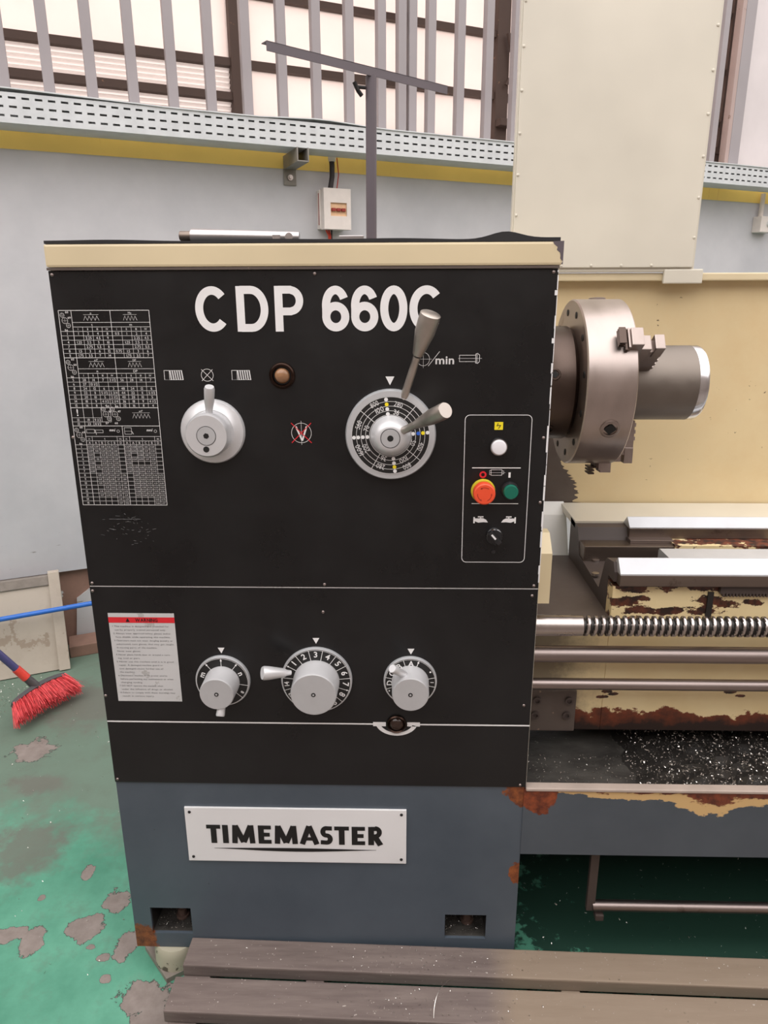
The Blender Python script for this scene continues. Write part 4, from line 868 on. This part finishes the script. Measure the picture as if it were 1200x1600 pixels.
# --- chuck
YC, ZC = .300, 1.215
def rev_x(x0, prof, m, name, par, n=64, y=YC, z=ZC):
    return MB().rev((x0, y, z), (x0 + 1, y, z), prof, n).build(name, m, par, True)
ck = rev_x(.893, [(0, .150), (.0, .1605), (.0025, .163), (.0900, .163), (.092, .1612), (.092, .085)], 'chuck', 'chuck', P, 96)
ck['label'] = 'three jaw steel chuck'
hubc = rev_x(.800, [(0, .098), (.018, .112), (.085, .112), (.093, .105)], 'chuckdark', 'spindle_nose', ck)
rev_x(.985, [(0, .10), (.002, .10)], 'chuckdark', 'chuck_face', ck)
def polar(x, r, ang): # ang: 0 = toward viewer, 90 = up
    a = math.radians(ang); return Vector((x, YC - r * math.cos(a), ZC + r * math.sin(a)))
def socket(x, r, ang, rad, name='key_socket'):
    a, b = polar(x, r - .004, ang), polar(x, r + .002, ang)
    q = MB().rev(a, b, [(0, rad), (.006, rad), (.007, rad * .9), (.007, rad * .70), (.001, rad * .68)], 24, cap=False).build(name, 'jaw' if name == 'key_socket' else 'chuckdark', ck, True)
    ax = (b - a).normalized(); t = Vector((1, 0, 0)); u = ax.cross(t); c = a + ax * .0062; h = rad * .66
    MB().add([c + t * h, c + u * h, c - t * h, c - u * h], [(0, 1, 2, 3)]).build('square_hole', 'hole', q)
socket(.945, .163, -25, .0185); socket(.945, .163, 95, .0165)
for a in (62, 2, -58): socket(.845, .112, a + 12, .011, 'cam_lock')
# slots in the back face of the chuck
for i in range(12):
    a = 30 * i + 12; p = polar(.8925, .140, a); MB().rev(p, p + Vector((-1, 0, 0)), [(0, .0065), (.0008, .0063)], 14).build('bolt_hole', 'hole', ck)
# jaws: stepped blocks sliding in radial slots
def jaw(ang):
    a = math.radians(ang); rad = Vector((0, -math.cos(a), math.sin(a))); tan = Vector((0, math.sin(a), math.cos(a)))
    def blk(r0, r1, x0, x1, w, b=.0015):
        return MB().cbox(r0, r1, x0, x1, -w, w, b).map(lambda p: Vector((p.y, YC, ZC)) + rad * p.x + tan * p.z)
    j = blk(.075, .160, .988, 1.010, .0145)
    for b_ in (blk(.075, .146, 1.008, 1.034, .0125), blk(.130, .163, 1.016, 1.034, .0145)): j.add(b_.v, b_.f)
    q = j.build('jaw', 'jaw', ck)
    sl_ = blk(.085, .182, .968, .990, .0175); sl_.build('slide', 'jaw', q)
    blk(.100, .172, .958, .9635, .022, .001).build('slot_edge', 'chuckdark', q); blk(.100, .177, .9635, .968, .0198, .001).build('slot_step', 'jaw', q)
    for i in range(3): blk(.170 + i * .0062, .1735 + i * .0062, .945, .957, .016, .0008).build('scroll_tooth', 'chuckdark', q)
    for i in range(3): blk(.080 + i * .014, .088 + i * .014, 1.0335, 1.0365, .0120, .0004).build('serration', 'chuck', q)
for a in (33, -87, 153): jaw(a)
wp = empty('workpiece', (1.07, YC, ZC - .074), 'short grey steel pipe stub clamped in the chuck jaws', 'pipe')
rev_x(.990, [(0, .060), (0, .074), (.142, .074)], 'pipe', 'pipe_body', wp, 64); rev_x(1.132, [(0, .0742), (.014, .0742), (.019, .0715), (.019, .052), (.0, .052)], 'bright', 'turned_end', wp, 64)

# --- bed
XE = 2.6
bed = MB().prism([(.187, .505), (.187, .761), (.187, .842), (.150, .842), (.150, .862), (.160, .880), (.205, .872), (.218, .858), (.246, .790), (.420, .800), (.450, .860), (.520, .864), (.520, .765), (.480, .505)], 'x', .978, XE)
bed = bed.build('bed_casting', 'castdark', P, label='cast iron bed with gap')
MB().box(.80, .978, .152, .52, .60, .763).build('gap_floor', 'oily', bed)
MB().cbox(.803, .978, .150, .187, .506, .759, .002).cbox(.978, XE, .150, .187, .506, .833, .002).build('bed_front', 'bedfront', bed)
# carve the bed front lower left step: bearing bracket
MB().cbox(.984, XE, .1305, .180, .8395, .8635, .002).build('front_way', 'wayside', bed)
MB().prism([(.1305, .8625), (.1305, .8655), (.1535, .8905), (.1560, .8905), (.176, .868), (.176, .8625)], 'x', .984, XE).build('front_way_top', 'ground', bed)
MB().prism([(.19, .871), (.266, .871), (.270, .866), (.270, .84), (.19, .84)], 'x', 1.105, XE).build('inner_way', 'ground', bed)
MB().cbox(1.094, XE, .430, .500, .838, .8635, .002).build('rear_way', 'wayside', bed)
MB().prism([(.4305, .8625), (.4305, .8655), (.4535, .8845), (.4560, .8845), (.476, .866), (.476, .8625)], 'x', 1.094, XE).build('rear_way_top', 'ground', bed)
MB().cbox(.980, 1.19, .385, .432, .792, .834, .002).build('gap_block_seat', 'wayside', bed)
MB().cbox(1.09, 1.19, .405, .436, .834, .842, .001).build('gap_block_edge', 'rod', bed)
MB().box(1.185, XE, .38, .43, .79, .838).build('inner_wall', 'bedfront', bed)
for x in (1.45, 1.8, 2.15): MB().box(x, x + .03, .25, .40, .78, .845).build('bed_rib', 'cream', bed)
for x, y in ((1.008, .385), (.985, .30)): MB().rev((x, y, .796), (x, y, 1), [(0, .008), (.006, .008), (.0062, .004)], 12).build('seat_bolt', 'screw', bed, True)
# rear ledge and bright sloping sheet seen through the gap
MB().box(.978, XE, .4765, .640, .850, .8665).build('rear_ledge', 'cream_pale', bed)
MB().prism([(.52, .70), (.60, .845), (.64, .870), (.645, .866), (.605, .838), (.525, .70)], 'x', .80, .985).build('rear_sheet', 'white_sheet', bed)
# rack under the front way
mb = MB().box(1.185, XE, .140, .152, .822, .842); x = 1.19
while x < 1.75: mb.prism([(x, .822), (x + .0045, .822), (x + .0035, .815), (x + .001, .815)], 'y', .140, .152); x += .0065
mb.build('rack', 'castdark', bed)
# ribs on bed front: joint between castings
MB().box(1.165, 1.176, .146, .151, .75, .822).build('casting_joint', 'traydeep', bed)
MB().cbox(.985, 1.165, .1335, .151, .838, .8425, .001).build('way_foot', 'castdark', bed)
# cream block beside the headstock
MB().prism([(.08, .825), (.08, .925), (.115, .955), (.14, .955), (.14, .825)], 'x', .80, .838).build('headstock_foot', 'cream', P)
# lead screw and rods
def screw_mesh(x0, x1, y, z, R, r, pitch, seg=20):
    n = int((x1 - x0) / pitch * 10); vs = []; fs = []
    for i in range(n + 1):
        x = x0 + (x1 - x0) * i / n
        for j in range(seg):
            th = 2 * math.pi * j / seg; ph = ((x - x0) / pitch + j / seg) % 1.0
            rr = R if ph < .40 else (R - (R - r) * (ph - .40) / .1 if ph < .5 else (r if ph < .88 else r + (R - r) * (ph - .88) / .12))
            vs.append((x, y + rr * math.cos(th), z + rr * math.sin(th)))
    for i in range(n):
        for j in range(seg): fs.append((i * seg + j, i * seg + (j + 1) % seg, (i + 1) * seg + (j + 1) % seg, (i + 1) * seg + j))
    return MB().add(vs, fs)
ls = screw_mesh(.905, 1.9, .09, .775, .0200, .0140, .0139).build('lead_screw', 'screw', P, True); ls.data.materials.append(M['traydeep'])
for p_ in ls.data.polygons:
    c_ = p_.center
    if math.hypot(c_.y - .09, c_.z - .775) < .0172: p_.material_index = 1
ls['label'] = 'threaded lead screw'; 
MB().cyl((.78, .09, .775), (.885, .09, .775), .0205, None, 32).cyl((.885, .09, .775), (.9055, .09, .775), .0198, None, 32).build('screw_journal', 'screw', ls, True)
MB().cyl((.78, .10, .709), (XE, .10, .709), .0165, None, 28).build('feed_rod', 'rod', P, True)
MB().cyl((.78, .10, .643), (XE, .10, .643), .0115, None, 24).build('switch_rod', 'rod', P, True)
# bearing bracket at the bed foot
bk = MB().cbox(.803, .922, .140, .152, .508, .604, .003).build('bed_bracket', 'oily', P)
for x, z in ((.906, .582), (.840, .582), (.903, .548), (.838, .548)): MB().rev((x, .140, z), (x, -1, z), [(0, .0085), (.006, .0085), (.0062, .005), (.002, .0048)], 14).build('cap_bolt', 'castdark', bk, True)
# chip tray
ct = MB().box(.797, XE, .002, .008, .318, .470).box(.797, XE, .008, .52, .318, .324).build('chip_tray', 'trayfront', P, label='chip tray front with paint worn to cream and rust')
MB().cbox(.800, XE, -.002, .018, .468, .4745, .002).build('tray_rim', 'rimsteel', ct)
MB().add([(.80, .016, .447), (XE, .016, .447), (XE, .5, .458), (.80, .5, .458), (.80, .016, .44), (XE, .016, .44), (XE, .5, .45), (.80, .5, .45)], [(0, 1, 2, 3), (4, 7, 6, 5), (0, 4, 5, 1), (1, 5, 6, 2), (2, 6, 7, 3), (3, 7, 4, 0)]).build('tray_floor', 'traydark', ct)
MB().box(.978, XE, .25, .48, .458, .506).build('bed_leg', 'castdark', ct)
# foot brake bar under the tray
fb = MB().cyl((.965, .05, .145), (XE, .05, .145), .0115, None, 20).build('brake_bar', 'rod', P, True); fb['label'] = 'foot brake bar under the chip tray'
MB().cbox(.952, .970, .044, .056, .135, .318, .002).build('brake_arm', 'castdark', fb)
MB().cbox(.972, .990, .040, .060, .112, .128, .003).build('brake_lug', 'castdark', fb)
MB().cyl((.797, .05, .300), (.825, .05, .300), .009, None, 16).build('brake_pivot', 'rod', fb, True)
MB().cyl((.80, .30, .303), (XE, .30, .303), .018, None, 16).build('tray_pipe', 'traydeep', ct, True)
MB().box(.797, XE, .52, .526, .02, .47).build('rear_light_block', 'bluegrey', P)  # unseen sheet added to keep light from behind off the floor
MB().box(2.2, 2.206, .01, .52, .02, .318).build('end_light_block', 'bluegrey', P)  # unseen end sheet added to stop light entering from the right
# splash guard behind the chuck
sp = MB().box(.806, XE, .645, .650, .845, 1.432).build('splash_guard', 'cream_splash', P, label='cream splash guard sheet behind the chuck')
MB().cbox(.806, XE, .612, .652, 1.421, 1.4385, .003).build('guard_rail', 'cream', sp)
# grey worn corner behind the chuck
pts = [(.806, .866), (1.03, .866)]
for i in range(60):
    t = i / 59; pts.append((1.015 - .045 * t + .012 * math.sin(t * 9) + random.uniform(-.009, .006), .868 + .20 * t))
pts.append((.806, 1.07)); MB().prism(pts, 'y', .6440, .6450).build('bare_metal_patch', 'oily', sp)
# tall sheet guard standing on the rail
tp = empty('tall_guard_panel', (1.03, .61, 1.44), 'tall pale cream sheet metal panel rising behind the chuck', 'panel')
MB().cbox(.815, 1.236, .598, .604, 1.4500, 2.60, .002).build('face_sheet', 'cream_pale', tp)
MB().cbox(.811, 1.2415, .604, .625, 1.4405, 2.604, .003).build('frame', 'cream_pale', tp)
MB().cbox(1.172, 1.263, .600, .6115, 1.414, 1.4465, .003).build('hook_tab', 'cream_pale', tp)
rv = None
for x, z in [(.8195, 1.48 + .085 * i) for i in range(13)] + [(1.2315, 1.515 + .085 * i) for i in range(13)] + [(.93, 1.455), (1.0, 1.455), (1.07, 1.455), (1.14, 1.455)]:
    if rv is None:
        rv = MB().rev((0, 0, 0), (0, -1, 0), [(0, .0034), (.0015, .0030), (.0025, .0012)], 10).build('rivet', 'cream_pale', tp, True); rv.location = (x, .598, z)
    else: inst(rv, (x, .598, z), tp)

# ------------------------------------------------------------------ on top of the headstock
rm = empty('rubber_mat', (.4, .2, 1.4615), 'black rubber mat covering the headstock top, bulging at its right end', 'mat')
vs, fs = [], []; NX, NY = 80, 8
def mat_h(x): return .0045 + .0015 * math.sin(x * 21) * math.sin(x * 7) + .0105 * math.exp(-((x - .715) / .032) ** 2)
for j in range(NY + 1):
    for i in range(NX + 1):
        x = .001 + .798 * i / NX; y = -.0035 + .5 * j / NY; vs.append((x, y, 1.4617 + mat_h(x) * (1.0 if j < NY else .6)))
o = len(vs)
for j in range(NY + 1):
    for i in range(NX + 1): x = .001 + .798 * i / NX; vs.append((x, -.0035 + .5 * j / NY, 1.4616))
for j in range(NY):
    for i in range(NX):
        a = j * (NX + 1) + i; fs.append((a, a + 1, a + NX + 2, a + NX + 1)); fs.append((o + a, o + a + NX + 1, o + a + NX + 2, o + a + 1))
for i in range(NX): fs.append((i, o + i, o + i + 1, i + 1)); q = NY * (NX + 1) + i; fs.append((q, q + 1, o + q + 1, o + q))
for j in range(NY): a = j * (NX + 1); fs.append((a, a + NX + 1, o + a + NX + 1, o + a)); a += NX; fs.append((a, o + a, o + a + NX + 1, a + NX + 1))
MB().add(vs, fs).build('sheet', 'rubber', rm, True)
zt = 1.4672
bbx = empty('drill_sleeve', (.29, .08, zt), 'bright tapered steel drill sleeve lying on the headstock top', 'tool')
a, b = Vector((.209, .08, zt + .0118)), Vector((.388, .08, zt + .0088)); L = (b - a).length
MB().rev(a, b, [(0, .0105), (.002, .0115), (L * .75, .0094), (L - .03, .0092), (L, .0088)], 28).build('shank', 'polished', bbx, True)
MB().rev(a - Vector((.019, 0, -.0002)), b, [(0, .0070), (.0015, .0078), (.022, .0078)], 16).build('tang', 'wayside', bbx, True)
MB().rev((.372, .0715, zt + .009), (.372, .060, zt + .009), [(0, .0065), (.001, .0065), (.0012, .0045)], 16).build('set_screw', 'bright', bbx, True)
MB().cbox(.345, .358, .0690, .072, zt + .005, zt + .013, .001).build('milled_flat', 'bright', bbx)
stb = empty('steel_bar', (.475, .15, zt), 'short bright steel bar lying beside the stand post', 'bar')
MB().cbox(.450, .492, .12, .14, zt, zt + .015, .001).build('bar_stock', 'polished', stb)
# T shaped stand at the back
st = empty('bar_rest_stand', (.488, .54, 1.45), 'dark steel post with slanting crossbar standing behind the headstock top', 'stand')
MB().cyl((.488, .54, 1.4615), (.490, .54, 1.835), .0118, None, 20).build('post', 'standsteel', st, True)
MB().rev((.488, .54, 1.4615), (.488, .54, 2), [(0, .03), (.006, .03), (.007, .012), (.03, .012)], 20).build('post_base', 'standsteel', st, True)
cb = Vector((.490, .54, 1.841)); dr = Vector((math.cos(math.radians(40)), math.sin(math.radians(40)), 0)); nr = Vector((-dr.y, dr.x, 0))
bar = MB().box(-.257, .214, -.010, -.008, -.0085, .0085).box(-.257, .214, -.010, .010, .0070, .0085)
bar.map(lambda p: cb + dr * p.x + nr * p.y + Vector((0, 0, p.z))).build('angle_crossbar', 'standsteel', st)
kn = MB().cyl((.478, .535, 1.812), (.460, .528, 1.812), .0035, None, 10).cyl((.462, .529, 1.806), (.455, .525, 1.821), .0045, None, 10).cyl((.462, .529, 1.806), (.470, .535, 1.797), .0045, None, 10)
kn.build('clamp_screw', 'rubber', st, True)

# ------------------------------------------------------------------ floor things
# levelling pad under the pedestal corner
lp = empty('levelling_pad', (.06, .03, 0), 'oily stained round levelling pad under the pedestal corner', 'levelling pad')
MB().prism([(-.005, .05), (.068, -.028), (.14, .02), (.10, .12), (.02, .12)], 'z', .0, .012).build('base_plate', 'steelplate', lp)
MB().rev((.075, .035, .012), (.075, .035, 1), [(0, .048), (.030, .0475), (.044, .046), (.050, .043)], 40).build('pad', 'pad', lp, True)
# duckboard
db = empty('duckboard', (.7, -.12, 0), 'weathered grey wooden duckboard in front of the lathe', 'duckboard')
DA = math.radians(-1.25)
def dmap(p):
    q = Matrix.Rotation(DA, 3, 'Z') @ p; return q + Vector((.12, .004, 0))
for i, (x0, y0, y1) in enumerate(((-.0, -.066, 0), (-.006, -.163, -.090), (.002, -.262, -.188), (.0, -.36, -.287), (.004, -.46, -.386))):
    MB().cbox(x0, 1.9, y0, y1, .062, .090, .003).map(dmap).build('plank', 'wood', db)
for x in (.030, .262, .772, 1.30, 1.75): MB().cbox(x - .012 if x > .1 else x - .03, x + .025, -.455, -.004, .0, .0615, .002).map(dmap).build('bearer', 'wood', db)
# board leaning on the wall
bd = empty('leaning_board', wl(-.21, .2, 0), 'stained off-white board with a raised frame leaning on the wall', 'board')
def lean(p): # p.x along wall, p.z up the board, p.y thickness; foot .22 from wall
    t = math.radians(20); z = p.z * math.cos(t) - p.y * math.sin(t) * -1 * 0; n_ = .185 - p.z * math.sin(t) - p.y
    return wall_map(Vector((p.x, -n_, z + .004 + 0 * p.y)))
MB().box(-.62, -.105, -.004, .006, .0, .37).map(lean).build('panel', 'board', bd)
MB().cbox(-.140, -.100, -.018, .006, .0, .385, .002).map(lean).build('frame_stile', 'board', bd)
MB().cbox(-.62, -.140, -.012, .006, .335, .372, .002).map(lean).build('frame_rail', 'steelplate', bd)
# brown box and brick stub
tag(wb(MB().cbox(-.10, .012, -.10, 0.01, .0, .048, .003), 'cardboard_box', 'cardboard', None), 'low brown cardboard box on the floor right of the leaning board', 'box')
tag(wb(MB().prism([(.02, .0), (.085, .0), (.085, .035), (.05, .04), (.025, .02)], 'y', -.05, .01), 'brick_fragment', 'brick', None), 'pale broken brick fragment beside the brown box', 'brick')
# blue pole lying across in front of the board
bp = empty('blue_pole', wl(-.1, .14, .2), 'long blue plastic sleeved pole lying across the leaning board', 'pole')
pa, pb = (-1.0, -.172, .226), (.24, -.160, .252)
wb(MB().cyl(pa, pb, .0095, None, 16), 'sleeve', 'bluepole', bp, True)
wb(MB().rev(pb, (pb[0] + .03, pb[1] + .002, pb[2]), [(0, .011), (.02, .011), (.026, .007)], 14), 'end_cap', 'rubber', bp, True)
# broom
bm_ = empty('broom', (-.70, .95, 0), 'push broom with red bristles and dark blue handle leaning at left', 'broom')
h0, h1 = Vector((-.752, .905, .075)), Vector((-.665, 1.105, .075)); hd = (h1 - h0).normalized()
hdir = (Vector((-.826, .938, .30)) - Vector((-.698, .998, .082))).normalized()              # handle direction
bdir = Vector((.115, -.10, -.062)); bl = bdir.length; bdir.normalize()
nrm = hd.cross(bdir).normalized()
mid = (h0 + h1) / 2; HL = (h1 - h0).length
vs, fs = [], []; N = 16
for i in range(N + 1):
    t = i / N; p = h0 + hd * HL * t + bdir * (.014 * (1 - (2 * t - 1) ** 2) * -1 + .0); w_ = .017 * (1 - .35 * abs(2 * t - 1) ** 3)
    for a_, b_ in ((-.5, -1), (-.5, 1), (.5, 1), (.5, -1)): vs.append(p + bdir * a_ * .016 + nrm * b_ * w_)
for i in range(N):
    for j in range(4): fs.append((i * 4 + j, i * 4 + (j + 1) % 4, i * 4 + 4 + (j + 1) % 4, i * 4 + 4 + j))
fs += [(3, 2, 1, 0), (N * 4, N * 4 + 1, N * 4 + 2, N * 4 + 3)]
MB().add(vs, fs).build('brush_block', 'broomgrey', bm_)
mb = MB()
for i in range(1500):
    t = random.random(); p = h0 + hd * HL * t - bdir * .014 * (1 - (2 * t - 1) ** 2) + nrm * random.uniform(-.014, .014)
    sp_ = (bdir + hd * ((t - .5) * .55 + random.gauss(0, .08)) + nrm * random.gauss(0, .14) + Vector((0, 0, -.05))).normalized()
    ln_ = .088 * random.uniform(.85, 1.08); e1 = p + sp_ * ln_
    if e1.z < .002: e1.z = .002 + random.random() * .004
    m_ = (p + e1) / 2 + Vector((0, 0, .004)); w_ = .0011
    sd_ = sp_.cross(Vector((random.random() - .5, random.random() - .5, random.random() - .5))).normalized() * w_
    mb.add([p - sd_, p + sd_, m_ + sd_, m_ - sd_, e1 + sd_ * .7, e1 - sd_ * .7], [(0, 1, 2, 3), (3, 2, 4, 5)])
mb.build('bristles', 'bristle', bm_, kind='stuff')
s0 = mid - bdir * .012
MB().rev(s0, s0 + hdir, [(0, .016), (.045, .0145), (.060, .0135)], 18).build('handle_socket', 'broomgrey', bm_, True)
MB().rev(s0 + hdir * .055, s0 + hdir, [(0, .0155), (.05, .0150)], 18).build('collar', 'broomred', bm_, True)
MB().cyl(s0 + hdir * .10, s0 + hdir * 1.15, .0125, None, 16).build('handle', 'broomhandle', bm_, True)
for sgn in (-1, 1):
    q0 = mid + hd * sgn * .05 - bdir * .012
    MB().cbox(-.020, .020, -.006, .006, -.010, .010, .002).map(lambda p: q0 + hd * p.x + bdir * p.y * 1.5 + nrm * p.z).build('block_rib', 'broomgrey', bm_)

# ------------------------------------------------------------------ swarf
def chip(mb, p, s, flat=.6):
    """a little bent flake"""
    u = Vector((random.gauss(0, 1), random.gauss(0, 1), random.gauss(0, flat))).normalized(); v = u.cross(Vector((random.gauss(0, 1), random.gauss(0, 1), random.gauss(0, 1)))).normalized()
    k_ = u.cross(v) * s * .4; w_ = s * random.uniform(.18, .45)
    a = p - u * s; c = p + u * s
    q = [a - v * w_, a + v * w_, p + v * w_ + k_, p - v * w_ + k_, c + v * w_, c - v * w_]
    zz_ = min(x.z for x in q); dz = max(0, p.z - zz_)
    mb.add([x + Vector((0, 0, dz)) for x in q], [(0, 1, 2, 3), (3, 2, 4, 5)])
def tray_z(y): return .447 + (y - .016) * .011 / .484
mb, md = MB(), MB()
for i in range(5200):
    x = 1.06 + abs(random.gauss(0, 1)) * .35 if random.random() < .25 else random.uniform(1.02, 1.75); y = random.uniform(.022, .24)
    if random.random() > (x - .98) * 6: continue
    hgt = .026 * max(0, min(1, (x - 1.0) * 5)) * random.random()
    chip(mb if random.random() < .45 else md, Vector((x, y, tray_z(y) + .001 + hgt)), random.uniform(.0012, .0032))
for i in range(260):
    y = random.uniform(.022, .14); chip(mb if random.random() < .4 else md, Vector((random.uniform(.81, 1.06), y, tray_z(y) + .0008)), random.uniform(.0006, .0020))
# heap below the swarf
hp = MB(); vs, fs = [], []; NX, NY = 60, 12
for j in range(NY + 1):
    for i in range(NX + 1):
        x = 1.0 + .8 * i / NX; y = .02 + .24 * j / NY; e = max(0, min(1, (x - 1.0) * 5)); vs.append((x, y, tray_z(y) - .002 + e * (.014 + .006 * math.sin(x * 60 + 3 * math.sin(y * 90)) * math.sin(y * 70))))
for j in range(NY):
    for i in range(NX): a = j * (NX + 1) + i; fs.append((a, a + 1, a + NX + 2, a + NX + 1))
hp.add(vs, fs); n0 = len(hp.f); hp.add(mb.v, mb.f); n1 = len(hp.f); hp.add(md.v, md.f)
sw = tag(hp.build('swarf_heap', 'traydeep', None), 'dark oily heap of metal swarf in the chip tray below the lead screw', 'swarf', None, 'stuff')
sw.data.materials.append(M['chips']); sw.data.materials.append(M['chips_dull'])
for i_, p_ in enumerate(sw.data.polygons): p_.material_index = 0 if i_ < n0 else (1 if i_ < n1 else 2)
mb = MB()
for i in range(420): # on the duckboard
    x = random.uniform(.02, 1.2) if random.random() < .4 else random.gauss(.5, .10); y = random.choice((random.uniform(-.064, -.002), random.uniform(-.160, -.092), random.uniform(-.26, -.19)))
    if .01 < x < 1.8: chip(mb, dmap(Vector((x, y, .0906))), random.uniform(.0005, .0020))
tag(mb.build('duckboard_swarf', 'chips', None), 'fine bright chips sprinkled on the wooden duckboard planks', 'swarf', None, 'stuff')
mb = MB()
for i in range(520): # on the floor, thickest around the broom
    if random.random() < .55: x, y = random.gauss(-.90, .10), random.gauss(1.08, .09)
    else: x, y = random.uniform(-1.0, -.05), random.uniform(-.1, 1.3)
    chip(mb, Vector((x, y, .0006)), random.uniform(.001, .0035))
for i in range(120): chip(mb, Vector((random.uniform(.83, 1.5), random.uniform(.02, .35), .0006)), random.uniform(.0008, .003))
tag(mb.build('floor_swarf', 'chips', None), 'small metal chips scattered on the green floor around the broom', 'swarf', None, 'stuff')
mb = MB()
for x0, x1 in ((.04, .118), (.655, .732)):
    for i in range(120): chip(mb, Vector((random.uniform(x0, x1), random.uniform(.012, .08), .1006 + random.random() ** 3 * .012)), random.uniform(.0006, .0018))
tag(mb.build('recess_swarf', 'chips', None), 'bright chips lying in the two pedestal bolt recesses', 'swarf', None, 'stuff')
# long curl of wire on the second plank
c0 = dmap(Vector((.505, -.155, .091)))
tag(MB().tube([c0 + Vector((.035 * math.sin(t * 1.5) * t, t * .075, .022 * math.sin(t * 3.0))) for t in [i / 14 for i in range(15)]], .0007, 5).build('swarf_curl', 'chips', None), 'long thin curled metal strand arching over the second plank', 'swarf curl')
